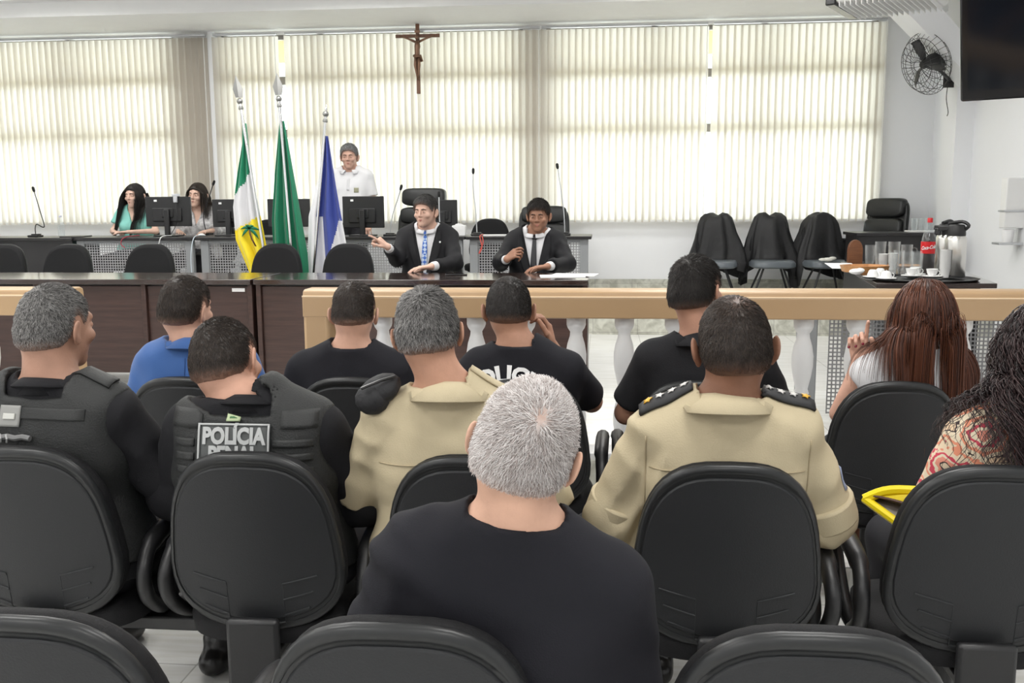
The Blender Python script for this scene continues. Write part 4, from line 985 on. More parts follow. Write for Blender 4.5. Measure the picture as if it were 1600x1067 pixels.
m_lip = mat('lip_skin', (.42, .16, .13), .45); m_eyew = mat('eye_white', (.62, .60, .57), .25); m_iris = mat('dark_iris', (.015, .01, .008), .12)
def skin(name, c): return mat(name, c, .52, var=.10, vs=18, bump=.08, bs=140, spec=.35)
class Person:
    """local frame: origin on the floor under the seat, facing +y, x to the person's right"""
    def __init__(s, label, loc, rz=0, skin=(.42, .24, .16), sex='m', sc=1.0, crown=1.29, head=(0, -.15), hrot=(0, 0, 0), lean=(0, 0, 0), ty=-.13, arms=None, seated=True, fat=1.0, hsc=1.0, shw=None, neckr=None, name='person', legs=True, sz=None):
        s.root = empty(name, loc, math.radians(rz)); tag(s.root, label, 'person'); s.skin = skin; s.sex = sex; s.fat = fat; s.seated = seated
        s.m_skin = globals()['skin']('skin_tone', skin)
        s.hc = V3(head[0], head[1], crown-.113*hsc); s.hR = euler(*hrot); s.hs = hsc; s.ty = ty; s.legs_on = legs
        fm = sex == 'f'; s.fm = fm; dz = 0 if seated else .40
        s.shw = shw or (.158 if fm else .182); s.nr = neckr or (.046 if fm else .058)
        s.hip = .52+dz; s.up = crown-1.29-dz; s.SZ = sz or crown-.285
        s.L = euler(*lean); s.piv = V3(0, ty+.03, s.hip+.03)
        s.nb = V3(0, ty-.015, s.SZ+.035)
        if arms is None: arms = {1: ((.27, ty-.02, s.SZ-.27), (.20, ty+.20, s.SZ-.36)), -1: ((-.27, ty-.02, s.SZ-.27), (-.20, ty+.20, s.SZ-.36))}
        s.arms = {}
        for sd in (-1, 1):
            e, w = arms[sd][:2]; s.arms[sd] = (V3(sd*s.shw, ty-.01, s.SZ-.034), V3(*e), V3(*w), arms[sd][2] if len(arms[sd]) > 2 else None)
        z = s.SZ; h0 = s.hip; f = fat; k = (.86 if fm else 1.0)
        zs = [h0-.10, h0, h0+.10, h0+.22, z-.17, z-.08, z-.02, z+.015, z+.05, z+.09]
        hw = [.06, .10, .085, .06*f, .085*k, .105*k, .115*k, .105*k, .055, .0]
        rr = [.09, .125*f, .12*f, .108*f, .108*f, .094, .075, .058, .048, .042]
        yy = [ty+.03, ty+.03, ty+.02, ty+.015, ty, ty-.01, ty-.015, ty-.018, ty-.015, ty-.01]
        t = np.linspace(zs[0], zs[-1], 160); ker = np.hanning(17); ker /= ker.sum()
        def sm(a): q = np.interp(t, zs, a); return np.convolve(np.pad(q, 8, mode='edge'), ker, 'valid')
        s.tz = t; s.thw, s.trr, s.tyy = sm(hw), sm(rr), sm(yy); s.z0, s.z1 = h0-.08, z+.085
    def unlean(s, P): return (P-s.piv)@s.L+s.piv
    def tolean(s, p): return s.L@(np.asarray(p, f32)-s.piv)+s.piv
    # all fields below expect un-leaned points
    def torso(s, P, off=0., bell=0.):
        z = P[:, 2]; hw = np.interp(z, s.tz, s.thw); r = np.interp(z, s.tz, s.trr)+off; y = np.interp(z, s.tz, s.tyy)
        if bell: hw = hw+bell*np.clip((s.SZ-.1-z)/.4, 0, 1)
        dx = np.maximum(np.abs(P[:, 0])-hw, 0); d = np.sqrt(dx*dx+((P[:, 1]-y)*1.08)**2)-r
        d = smax(d, z-s.z1-off, .04); d = smax(d, s.z0-z, .04)
        for sd in (-1, 1):                                    # trapezius and shoulder
            d = smin(d, cone(P, (0.03*sd, s.nb[1], s.SZ+.055), (sd*(s.shw-.035), s.ty-.012, s.SZ-.010), .036+off, .044+off), .035)
            if s.fm: d = smin(d, ell(P, (sd*.075, s.ty+.085, s.SZ-.17), (.065+off, .06+off, .06+off)), .04)
        return d*.9
    def arm(s, P, sd, off=0., t1=2.0, k=.03, loose=0.):
        S_, E, Wr, _ = s.arms[sd]; g = .82 if s.fm else 1.
        d = smin(cone(P, S_, E, .053*g+off, .041*g+off+loose), ell(P, S_+V3(-sd*.008, 0, -.01), (.056*g+off, .058*g+off, .062*g+off)), .02)
        if t1 < 1:
            u = (E-S_)/np.linalg.norm(E-S_); return smax(d, (P-(S_+(E-S_)*t1))@u, .012)
        fr = cone(P, E, E+(Wr-E)*min(t1-1, 1.), .043*g+off+loose, (.043-.014*min(t1-1, 1.))*g+off+loose)
        if t1 < 2:
            u = (Wr-E)/np.linalg.norm(Wr-E); fr = smax(fr, (P-(E+(Wr-E)*(t1-1)))@u, .01)
        return smin(d, fr, k)
    def neck(s, P, off=0.):
        hc = s.hc; a = hc+s.hR@V3(0, -.028, -.055); return cone(P, s.nb+V3(0, 0, -.02), a, s.nr*1.12+off, s.nr+off)
    def cranium(s, P, off=0.):
        q = (P-s.hc)@s.hR/s.hs; k = s.hs
        d = smin(ell(q, (0, -.008, .012), (.0765+off, .098+off, .100+off)), ell(q, (0, -.035, -.03), (.064+off, .064+off, .062+off)), .03)
        return d*k
    def headf(s, P):
        q = (P-s.hc)@s.hR/s.hs; d = s.cranium(P)/s.hs; fm = s.fm
        d = smin(d, ell(q, (0, .028, -.055), (.056 if not fm else .051, .066, .062)), .03)
        d = smin(d, ell(q, (0, .070, -.100), (.024, .022, .020)), .025)                         # chin
        d = smin(d, cone(q, (-.032, .082, .022), (.032, .082, .022), .010, .010), .018)          # brow
        for sd in (-1, 1):
            d = smin(d, ell(q, (sd*.042, .066, -.028), (.022, .022, .018)), .02)                  # cheek
            d = smax(d, -ell(q, (sd*.031, .104, .002), (.015, .014, .010)), .014)                 # socket
            d = smin(d, ell(q, (sd*.031, .0805, .0), (.0135, .0125, .0115)), .004)
            R = euler(sd*24, 0, sd*6)                                                            # ears
            e = ell(q, (sd*.0925, -.014, -.012), (.0065, .0185, .031), R); e = smin(e, ell(q, (sd*.084, -.005, -.038), (.007, .011, .013)), .008)
            e = smax(e, -ell(q, (sd*.1015, -.008, -.009), (.0085, .012, .022), R), .003)
            d = smin(d, e, .006)
        d = smin(d, cone(q, (0, .090, .012), (0, .106, -.026), .007, .0105), .010)                # nose
        d = smin(d, cone(q, (-.011, .095, -.031), (.011, .095, -.031), .007, .007), .008)
        d = smin(d, cone(q, (-.016, .0885, -.058), (.016, .0885, -.058), .0055, .0055), .008)
        d = smin(d, cone(q, (-.013, .0865, -.068), (.013, .0865, -.068), .006, .006), .006)
        d = smax(d, -cone(q, (-.020, .098, -.0625), (.020, .098, -.0625), .0022, .0022), .003)
        return d*s.hs
    def hand_frame(s, sd):
        S_, E, Wr, hd = s.arms[sd]
        if hd is None: hd = dict(fwd=tuple(Wr-E), up=(0, 0, 1), curl=(25, 30, 20))
        x = V3(*hd['fwd']); x /= np.linalg.norm(x); z = V3(*hd['up']); z = z-x*(z@x); z /= np.linalg.norm(z); y = np.cross(z, x)
        return Wr, np.stack([x, y, z], 1), hd, (sd if True else 0)
    def hand(s, P, sd):
        """palm and five fingers. frame x along the fingers, z out of the back of the hand; thumb on the inner side"""
        Wr, R, hd, _ = s.hand_frame(sd); g = .9 if s.fm else 1.; q = (P-Wr)@R/g
        th = hd.get('thumb_side', sd)              # right hand palm down: thumb towards +y of this frame (left)
        q = q*np.array([1, th, 1], f32); d = None
        ys = (.030, .010, -.010, -.029); L = ((.040, .024, .020), (.044, .027, .021), (.041, .025, .020), (.032, .019, .018))
        for i, y in enumerate(ys):
            c = cone(q, (0, y*.55, 0), (.084-abs(y)*.25, y, .0), .0135, .0115); d = c if d is None else smin(d, c, .012)
        d = smin(d, ell(q, (.035, .022, -.008), (.034, .018, .014)), .012)
        cu = hd.get('curl', (20, 25, 15)); cu = cu if hasattr(cu[0], '__len__') else (cu,)*4
        for i, y in enumerate(ys):
            p = np.array((.084-abs(y)*.25, y, 0.)); a = 0; sp = math.radians((6, 2, -2, -8)[i]*hd.get('spread', 1)); rad = (.0088, .0092, .0086, .0076)[i]; f = None
            for j in range(3):
                a += math.radians(cu[i][j]); dr = np.array((math.cos(a)*math.cos(sp), math.sin(sp), -math.sin(a))); n_ = p+dr*L[i][j]
                c = cone(q, p, n_, rad-.0006*j, rad-.0006*(j+1)); f = c if f is None else smin(f, c, .003); p = n_
            d = smin(d, f, .004)
        ta = hd.get('thumb', (45, 20, 15)); p = np.array((.022, .024, -.006)); a = math.radians(ta[0]); dn = math.radians(hd.get('tdown', 20)); f = None
        for j, (ln, r0) in enumerate(((.040, .0125), (.032, .0105), (.026, .0098))):
            if j: a -= math.radians(ta[j])
            n_ = p+np.array((math.cos(a)*math.cos(dn), math.sin(a)*math.cos(dn), -math.sin(dn)))*ln; c = cone(q, p, n_, r0, r0-.001); f = c if f is None else smin(f, c, .003); p = n_
        return smin(d, f, .006)*g
    def tips(s, sd):
        Wr, R, hd, _ = s.hand_frame(sd); g = .9 if s.fm else 1.; th = hd.get('thumb_side', sd); ys = (.030, .010, -.010, -.029); L = ((.040, .024, .020), (.044, .027, .021), (.041, .025, .020), (.032, .019, .018)); cu = hd['curl']; cu = cu if hasattr(cu[0], '__len__') else (cu,)*4; out = []
        for i, y in enumerate(ys):
            p = np.array((.084-abs(y)*.25, y, 0.)); a = 0; sp = math.radians((6, 2, -2, -8)[i])
            for j in range(3):
                a += math.radians(cu[i][j]); dr = np.array((math.cos(a)*math.cos(sp), math.sin(sp), -math.sin(a))); p = p+dr*L[i][j]
            nn = np.array((math.sin(a), 0, math.cos(a))); q = (p-dr*.004+nn*.0062)*np.array([1, th, 1])*g; out.append(s.tolean(Wr+R@q.astype(f32)))
        return out
    def body(s, hands=(), res=.009, hres=.0035):
        """one continuous skin surface: head, neck, trunk, arms, hands and legs"""
        def fn(Q):
            P = s.unlean(Q); d = s.torso(P, -.012); d = smin(d, s.neck(P), .035); h = s.headf(P); d = smin(d, h, .018)
            for sd in (-1, 1):
                d = smin(d, s.arm(P, sd, -.004), .02)
                m = np.linalg.norm(P-s.arms[sd][2], axis=1) < .26
                hh = np.linalg.norm(P-s.arms[sd][2], axis=1)-.02
                if m.any(): hh[m] = s.hand(P[m], sd)
                d = smin(d, hh, .012)
            return d
        fine = []
        hc = s.tolean(s.hc); R = .155*s.hs; fine.append((hc-R, hc+R, hres))
        for sd in hands:
            Wr, Rm, hd, _ = s.hand_frame(sd); w = s.tolean(Wr); c = s.tolean(Wr+Rm@V3(.08, 0, -.01)); fine.append((np.minimum(w, c)-.085, np.maximum(w, c)+.10, .003))
        pts = [s.tolean(p) for sd in (-1, 1) for p in s.arms[sd][:3]]+[hc]
        lo = np.min(pts, 0)-.15; hi = np.max(pts, 0)+.15; lo[2] = min(lo[2], s.hip-.05); lo[1] = min(lo[1], s.ty-.2); hi[1] = max(hi[1], s.ty+.25)
        for sd in (-1, 1):
            Wr, Rm, hd, _ = s.hand_frame(sd); c = s.tolean(Wr+Rm@V3(.16, 0, 0)); lo = np.minimum(lo, c-.06); hi = np.maximum(hi, c+.06)
        s.blo, s.bhi = lo, hi
        s.skin_obj = sdf_mesh('body', fn, lo, hi, res, s.m_skin, s.root, fine); return s.skin_obj
    def face(s, eyebrow=(.02, .015, .012), lip=None):
        hs = s.hs
        def W(p): return s.tolean(s.hc+s.hR@(V3(*p)*hs))
        e = MB(); ir = MB(); br = MB(); RR = Matrix((s.L@s.hR).tolist())
        for sd in (-1, 1):
            ir.ball(W((sd*.031, .0903, .0012)), (.0055*hs, .0035, .0036*hs), 10, RR)
            e.ball(W((sd*.031, .0878, .001)), (.0105*hs, .0045, .0034*hs), 10, RR)
            br.tube([W((sd*.014, .0965, .019)), W((sd*.030, .0955, .0235)), W((sd*.047, .083, .018))], [.0032, .0036, .0018], 6)
        ey = e.build('eyes', m_eyew, s.root); ir.build('iris', m_iris, ey); br.build('eyebrows', mat('eyebrow_hair', eyebrow, .7), s.root)
        MB().tube([W((-.023, .086, -.0615)), W((-.010, .0935, -.0595)), W((0, .0945, -.0605)), W((.010, .0935, -.0595)), W((.023, .086, -.0615))], [.0018, .0042, .0038, .0042, .0018], 8).tube(
            [W((-.019, .087, -.0645)), W((0, .0935, -.068)), W((.019, .087, -.0645))], [.002, .005, .002], 8).build('lips', lip or m_lip, s.root)
    # ---- clothing
    def garment(s, name, m, off=.012, sleeve=.8, aoff=.012, loose=.012, hem=None, neck_r=.066, neck_z=None, wr=.003, res=.008, extra=None, bell=.01, vneck=None, seed=0., fine=False, armwr=None, neck_cut=True):
        hem = hem if hem is not None else s.hip-.02
        nz = neck_z if neck_z is not None else s.SZ+.10
        def fn(Q):
            P = s.unlean(Q); d = s.torso(P, off, bell)
            if sleeve > 0:
                for sd in (-1, 1):
                    a = s.arm(P, sd, aoff, sleeve, .04, loose); 
                    a = a-(armwr or wr)*1.2*folds(P*np.array([1, 1, 1.2], f32), seed+sd, 60)
                    d = smin(d, a, .032)
            else:
                for sd in (-1, 1): d = smax(d, -ell(P, s.arms[sd][0]+V3(sd*.05, 0, -.02), (.05, .10, .085)), .01)
            d = d+wr*.6*wob(P*np.array([.8, 1, 2.0], f32), 20, seed)-wr*1.5*folds(P, seed)
            d = np.maximum(d, hem-P[:, 2])
            big = neck_r >= .08
            if not big: d = smin(d, smax(s.neck(P, .007), P[:, 2]-s.SZ-.075, .01), .03)
            cz = s.SZ+(.02 if big else .058)-.5*np.clip(P[:, 1]-s.nb[1]+.03, 0, 1); dn = s.neck(P)
            d = smax(d, -np.maximum(dn-(.040 if big else .016), cz-P[:, 2]), .010)
            if vneck is not None:
                zb, w = vneck; d = smax(d, -np.maximum(np.abs(P[:, 0])-w*np.clip((P[:, 2]-zb)/(s.SZ+.03-zb), 0, 1.3), s.ty-.005-P[:, 1]), .004)
            if extra: d = extra(P, d)
            return d
        pts = [s.tolean(p) for sd in (-1, 1) for p in s.arms[sd][:3]]; lo = np.min(pts, 0)-.13; hi = np.max(pts, 0)+.13
        lo[2] = min(lo[2], hem-.03); lo[1] = min(lo[1], s.ty-.22); hi[1] = max(hi[1], s.ty+.26); hi[2] = max(hi[2], s.SZ+.14)
        if sleeve <= .001: lo[0] = -.3; hi[0] = .3
        return sdf_mesh(name, fn, lo, hi, res, m, s.root)
    def trousers(s, m, shoe, skirt=False, knees=(.42, .48), feet=.44, spread=.11, bare=False):
        kz, h = .50, s.hip
        if s.seated:
            def legs(P, off):
                d = None
                for sd in (-1, 1):
                    a = cone(P, (sd*.085, s.ty+.03, h), (sd*spread*1.2, knees[0], kz-.01), .092+off, .062+off)
                    b = cone(P, (sd*spread*1.2, knees[0], kz-.01), (sd*spread*1.2, feet-.02, .10), .060+off, .044+off)
                    c = smin(a, b, .03); d = c if d is None else smin(d, c, .02)
                return d
            tor = (lambda P: smax(ell(P, (0, s.ty+.045, h), (.185*s.fat, .13, .14)), P[:, 2]-h-.12, .01))
            fn = lambda P: smin(tor(P), smax(legs(P, .012), .12-P[:, 2] if not bare else .40-P[:, 2], .01), .04)
            sdf_mesh('skirt' if bare else 'trousers', fn, (-.30, s.ty-.2, .05), (.30, knees[0]+.14, h+.16), .013, m, s.root)
            if bare: sdf_mesh('bare_legs', lambda P: smax(legs(P, -.004), P[:, 2]-.46, .01), (-.30, .1, .03), (.30, knees[0]+.14, .52), .013, s.m_skin, s.root)
            fy = feet
        else:
            fn = lambda P: smin(ell(P, (0, s.ty+.03, h), (.175*s.fat, .13, .15)), smin(cone(P, (-.09, s.ty+.03, h), (-.11, s.ty+.05, .08), .10, .06), cone(P, (.09, s.ty+.03, h), (.11, s.ty+.05, .08), .10, .06), .02), .04)
            sdf_mesh('trousers', fn, (-.28, s.ty-.2, .02), (.28, s.ty+.25, h+.17), .014, m, s.root); fy = s.ty+.06; spread = .09
        for sd in (-1, 1):
            x = sd*spread*1.2
            fs = lambda P: smax(smin(cone(P, (x, fy-.07, .045), (x*1.05, fy+.13, .035), .046, .040), cone(P, (x, fy-.03, .06), (x, fy-.03, .11), .045, .048), .02), .002-P[:, 2], .004)
            sdf_mesh('shoe', fs, (x-.08, fy-.14, -.01), (x+.08, fy+.21, .18), .009, shoe, s.root)
    # ---- hair
    def hairline(s, q, low=0., fh=0.):
        y = q[:, 1]; zl = np.interp(y, [-.12, -.05, -.025, -.008, .012, .03, .055, .08, .10], [-.060-low, -.056-low, -.036, .026, .026, -.002, .040, .056+fh, .066+fh])
        return q[:, 2]-zl
    def short_hair(s, hc2, n=3000, ln=.016, th=.007, thr=.0009, seed=1, lift=.35, whorl=(.0, -.055, .085), low=0., fh=0., bald=None, res=.004, top=0., wavy=0., dirn=None, jitter=.35, fade=.04, fadek=.6):
        rg = np.random.default_rng(seed); hs = s.hs; m = hair_mat('hair_strands', *hc2, scalp=tuple(.75*c for c in s.skin))
        def fn(Q):
            P = s.unlean(Q); q = (P-s.hc)@s.hR/hs
            msk = sstep(-.006, .016, s.hairline(q, low, fh))
            t = (th+top*sstep(.03, .09, q[:, 2]))*msk-.004*(1-msk)
            if bald is not None: t = t-bald(q)
            base = smin(s.cranium(P)/hs, cone(q, (0, -.04, -.02), (0, -.045, -.09), .055, .054), .03)
            d = base-t+(.0012+wavy)*wob(q, 150 if not wavy else 90, seed)
            d = smax(d, -ell(q, (np.sign(q[:, 0]).mean()*0, 0, 0), (.001, .001, .001)), .001) if False else d
            return smax(d, -(s.hairline(q, low, fh)+.004), .004)*hs
        hc = s.tolean(s.hc); R = .15*hs; V, Q = nets(fn, hc-R, hc+R, res)
        tri = V[Q]; ctr = tri.mean(1); nr = np.cross(tri[:, 2]-tri[:, 0], tri[:, 3]-tri[:, 1]); ar = np.linalg.norm(nr, axis=1)+1e-12; nr /= ar[:, None]
        q = (s.unlean(ctr.astype(f32))-s.hc)@s.hR/hs; hl = s.hairline(q, low, fh); w = ar*(hl > -.004)*sstep(-.006, .02, hl)
        out = ((ctr-hc)*nr).sum(1) > 0; w = w*out; 
        if bald is not None: w = w*np.clip(1-bald(q)/.008, .12, 1)
        pick = rg.choice(len(w), n, p=w/w.sum()); uv = rg.random((n, 2)); a = tri[pick]
        p = (a[:, 0]*(1-uv[:, :1])+a[:, 1]*uv[:, :1])*(1-uv[:, 1:])+(a[:, 3]*(1-uv[:, :1])+a[:, 2]*uv[:, :1])*uv[:, 1:]
        nn = nr[pick]; RH = s.L@s.hR; wh = s.tolean(s.hc+s.hR@(V3(*whorl)*hs)); d = p-wh
        if dirn is not None: d = d*.3+(RH@V3(*dirn))[None]*.1
        d = d-nn*(d*nn).sum(1)[:, None]; d /= np.linalg.norm(d, axis=1)[:, None]+1e-9; sd_ = np.cross(nn, d)
        d = d+sd_*(rg.normal(0, jitter, (n, 1)))+nn*lift; d /= np.linalg.norm(d, axis=1)[:, None]
        lens = ln*rg.uniform(.6, 1.2, (n, 1))*np.clip(.35+hl[pick][:, None]/.05, .35, 1)*hs
        pts = [p-nn*.002]; 
        for t in (.5, 1.): pts.append(p+d*lens*t-nn*lens*.18*t*t*(lift*1.6)+np.cross(nn, d)*lens*rg.normal(0, .08, (n, 1)))
        tone = rg.random(n)
        qv = (s.unlean(V.astype(f32))-s.hc)@s.hR/hs; fv = fadek*(1-sstep(0, fade, s.hairline(qv, low, fh))); fs_ = np.repeat(fadek*.7*(1-sstep(0, fade, hl[pick])), 9)
        if bald is not None: fv = np.maximum(fv, bald(qv)/.005*.75)
        o = s.strands('hair', V, Q, pts, nn, thr, tone, m, s.root, rg)
        at = o.data.attributes.new('fade', 'FLOAT', 'POINT'); at.data.foreach_set('value', np.concatenate([fv, fs_]).astype(f32)); return
    def strands(s, name, V, Q, pts, nn, thr, tone, m, parent, rg, shell_tone=(.05, .45)):
        n = len(pts[0]); K = len(pts); side = np.cross(nn, pts[1]-pts[0]); side /= np.linalg.norm(side, axis=1)[:, None]+1e-9
        vs = []
        for i, p in enumerate(pts):
            r = thr*(1-.75*(i/(K-1))**2); vs += [p+side*r, p-side*r*.5+nn*r*.87, p-side*r*.5-nn*r*.87]
        vs = np.stack(vs, 1).reshape(-1, 3); base = (np.arange(n)*3*K)[:, None]; fs = []
        for i in range(K-1):
            for k in range(3): fs.append(np.concatenate([base+3*i+k, base+3*i+(k+1) % 3, base+3*(i+1)+(k+1) % 3, base+3*(i+1)+k], 1))
        fs = np.concatenate(fs); tn = np.repeat(tone, 3*K)
        if V is not None:
            t0 = rg.uniform(*shell_tone, len(V)); return np_mesh(name, np.concatenate([V, vs]), np.concatenate([Q, fs+len(V)]), m, parent, np.concatenate([t0, tn]))
        return np_mesh(name, vs, fs, m, parent, tn)
    def long_hair(s, m, n=2200, length=.40, thr=.0011, seed=1, part=0., curl=0., steps=26, th=.014, vol=.012, fwd=0., spread=0., sides=1., res=.006, drift=(0, 0), flare=0.):
        """strands grow from the scalp and fall under gravity over head, neck and shoulders"""
        rg = np.random.default_rng(seed); hs = s.hs
        def coll(Q):
            P = s.unlean(Q); d = smin(s.cranium(P), s.neck(P), .03); d = smin(d, s.torso(P, .02), .02)
            q = (P-s.hc)@s.hR/hs; d = smin(d, ell(q, (0, .02, -.05), (.06, .06, .07)), .02); return d
        u = rg.normal(0, 1, (n*4, 3)); u /= np.linalg.norm(u, axis=1)[:, None]; q = u*np.array([.078, .10, .103])+np.array([0, -.008, .012])
        hl = s.hairline(q.astype(f32), .01, -.004); q = q[(hl > .0)][:n]; n = len(q); RH = s.L@s.hR; hc = s.tolean(s.hc)
        p = (q*hs)@RH.T+hc; nrm = (q-np.array([0, -.008, .012]))@RH.T; nrm /= np.linalg.norm(nrm, axis=1)[:, None]
        # flow away from the parting, then down
        sx = np.sign(q[:, 0]-part)+.001; ff = np.clip(q[:, 1]/.05, 0, 1); v0 = 0; v = np.stack([q[:, 0]*9+sx*(.12+1.3*ff), q[:, 1]*7*(1-ff)-.35, -.25*np.ones(n)], 1)@RH.T; v = v-nrm*((v*nrm).sum(1)[:, None]); v /= np.linalg.norm(v, axis=1)[:, None]+1e-9
        step = length/steps; off = th*rg.uniform(.3, 1., n)+vol*rg.random(n)*0; P_ = [p.copy()]; g = np.array([0, 0, -1.]); cur = p+nrm*off[:, None]*.5; ph = rg.uniform(0, 6.28, n); lf = rg.uniform(.75, 1.05, n)
        eps = .004; 
        for k in range(steps):
            w = min(1, k/7); dr = v*(1-w)+g*(.25+w); dr += np.stack([drift[0]*np.ones(n)+flare*np.sign(q[:, 0])*lf, (drift[1]+fwd)*np.ones(n), np.zeros(n)], 1)@s.L.T*min(1, k/5)
            dr /= np.linalg.norm(dr, axis=1)[:, None]; cur = cur+dr*(step*lf)[:, None]
            for _ in range(2):
                c32 = cur.astype(f32); d0 = coll(c32); m_ = d0 < off
                if m_.any():
                    cm = c32[m_]; gr = np.stack([coll(cm+V3(eps, 0, 0)), coll(cm+V3(0, eps, 0)), coll(cm+V3(0, 0, eps))], 1)-d0[m_][:, None]
                    gr /= np.linalg.norm(gr, axis=1)[:, None]+1e-9; cur[m_] += gr*(off[m_]-d0[m_])[:, None]
            qh = ((s.unlean(cur.astype(f32))-s.hc)@s.hR/hs).astype(float); fm_ = (qh[:, 1] > .02) & (np.abs(qh[:, 0]) < .058) & (qh[:, 2] < .058) & (qh[:, 2] > -.19)
            if fm_.any():
                sg = np.sign(qh[fm_, 0]-part); qh[fm_, 0] += sg*np.minimum(.014, .060-np.abs(qh[fm_, 0])); qh[fm_, 1] -= .004
                cur[fm_] = s.tolean((qh[fm_]*hs)@s.hR.T+s.hc) if False else (((qh[fm_]*hs)@s.hR.T+s.hc-s.piv)@s.L.T+s.piv)
            pt = cur.copy()
            if curl:
                a = ph+k*.95; amp = curl*min(1, k/5); pt += np.stack([np.cos(a), np.sin(a), .3*np.sin(a*.7)], 1)*amp*rg.uniform(.8, 1.2, (n, 1))
            P_.append(pt)
        # shell under the strands
        def fn(Q):
            P = s.unlean(Q); qq = (P-s.hc)@s.hR/hs; msk = sstep(-.004, .012, s.hairline(qq.astype(f32), .01, -.004))
            base = smin(s.cranium(P)/hs, cone(qq, (0, -.03, -.02), (0, -.035, -.10), .056, .05), .03); return smax(base-(th*.8*msk-.004*(1-msk))+.001*wob(qq, 60, 1), -(s.hairline(qq.astype(f32), .01, -.004)+.004), .004)*hs
        R = .16*hs; V, Q = nets(fn, hc-R, hc+R, res)
        tone = rg.random(n); s.strands('hair', V, Q, P_, nrm, thr, tone, m, s.root, rg, (.0, .5))
    # ---- surface pieces laid on a garment
    def bvh(s, objs):
        vs = []; ps = []; n = 0
        for o in objs:
            vs += [v.co.copy() for v in o.data.vertices]; ps += [tuple(i+n for i in p.vertices) for p in o.data.polygons]; n = len(vs)
        return BVHTree.FromPolygons(vs, ps)
    def lay(s, tree, pts, side='back', off=.003, miss=False):
        out = []; d = Vector({'back': (0, 1, 0), 'front': (0, -1, 0), 'top': (0, 0, -1), 'right': (-1, 0, 0), 'left': (1, 0, 0)}[side]); d = Vector((s.L@np.array(d, f32)).tolist())
        last = None
        for p in pts:
            q = Vector(s.tolean({'back': V3(p[0], -1, p[1]), 'front': V3(p[0], 1, p[1]), 'top': V3(p[0], p[1], s.SZ+1), 'right': V3(1, p[0], p[1]), 'left': V3(-1, p[0], p[1])}[side]).tolist()); h = tree.ray_cast(q, d)
            if h[0] is None and miss: return [None]
            if h[0] is None: h0 = last if last is not None else q+d*.8
            else: h0 = h[0]-d*off
            last = h0; out.append(tuple(h0-d*(p[2] if len(p) > 2 else 0)))
        return out
    def patch(s, name, tree, m, x0, x1, z0, z1, side='back', off=.003, th=.004, parent=None, nx=10, nz=8, fx=None):
        G = []
        for j in range(nz+1):
            row = []
            for i in range(nx+1):
                u, v = i/nx, j/nz; x, z = (x0+(x1-x0)*u, z0+(z1-z0)*v) if fx is None else fx(u, v); row.append((x, z))
            G.append(s.lay(tree, row, side, off))
        return MB().grid(G).build(name, m, parent or s.root, solid=th, fix=True, ang=180)
    def lettering(s, tree, body, size, xc, zc, m, side='back', off=.006, bold=.0, arcr=None, parent=None, bend=0., sx=1.):
        me = text_mesh(body, size, .0012, bold); sg = 1 if side == 'back' else -1
        pts = []
        for v in me.vertices:
            x, y, e = v.co.x*sx, v.co.y, v.co.z
            if bend: a = x/bend; rr_ = bend+y; x, y = rr_*math.sin(a), rr_*math.cos(a)-bend
            pts.append((xc+sg*x, zc+y, e))
        L = s.lay(tree, pts, side, off)
        for v, p in zip(me.vertices, L): v.co = p
        me.materials.append(m); o = bpy.data.objects.new('lettering', me); COL.objects.link(o); o.parent = parent or s.root; return o
    def collar(s, m, h=.034, r=None, t=.004, open_front=True, name='collar', wid=.042, tree=None, gap=25):
        """stand collar round the neck with a leaf folded down on the garment"""
        c = s.nb; N = 40; a0 = gap if open_front else 0; r = r or s.nr*1.12+.010; G = [[] for _ in range(5)]
        for k in range(N+1):
            a = math.radians(90+a0+(360-2*a0)*k/N); fr = (1+math.sin(a))/2; ca, sa = math.cos(a), math.sin(a); zb = s.SZ+.040-.045*fr
            for j, (rr_, z) in enumerate(((r*.98, zb-.012), (r*.93, zb+h), (r*.97, zb+h+.003), (r*1.04, zb+h-.002))):
                G[j].append(tuple(s.tolean(V3(c[0]+rr_*ca, c[1]+.012*(z-zb)/h+rr_*sa, z))))
            ro = r+wid*(.80+.35*abs(sa)); x, y = c[0]+ro*ca, c[1]+ro*sa
            zc_ = s.tolean(V3(x, y, zb+h-min(.036, wid*.86))); p = s.lay(tree, [(x, y)], side='top', off=.006, miss=True)[0] if tree is not None else None
            if p is None or p[2] < zc_[2] or p[2] > zc_[2]+.03: p = tuple(float(v) for v in zc_)
            G[4].append(p)
        return MB().grid(G).build(name, m, s.root, solid=t, ang=180)
# ------------------------------------------------------------------ people
m_navy = mat('navy_black_tshirt_knit', (.009, .009, .013), .85, bump=.12, bs=400, spec=.3)
m_blk = mat('black_uniform_cloth', (.007, .007, .009), .8, bump=.15, bs=300, spec=.3)
m_vest = mat('black_vest_nylon', (.009, .010, .010), .62, bump=.3, bs=220)
m_strap = mat('black_webbing', (.014, .015, .015), .55, bump=.3, bs=400)
m_beige = mat('beige_uniform_cloth', (.49, .415, .275), .8, var=.03, vs=12, bump=.15, bs=260)
m_blue = mat('royal_blue_suiting', (.022, .085, .27), .75, bump=.1, bs=300, sheen=.15)
m_whites = mat('white_shirt_cotton', (.72, .72, .74), .75, bump=.08, bs=200)
m_suit = mat('charcoal_suiting', (.010, .010, .012), .75, bump=.1, bs=300, spec=.3)
m_suit2 = mat('black_suiting', (.006, .006, .008), .7, bump=.1, bs=300, spec=.3)
m_dark = mat('dark_trousers', (.012, .012, .016), .8); m_khaki = mat('khaki_trousers', (.30, .25, .15), .8)
m_shoe = mat('black_boot_leather', (.012, .011, .011), .3); m_shoe_l = mat('pale_grey_shoe', (.5, .5, .48), .5)
m_prt = mat('white_print', (.80, .80, .80), .6)
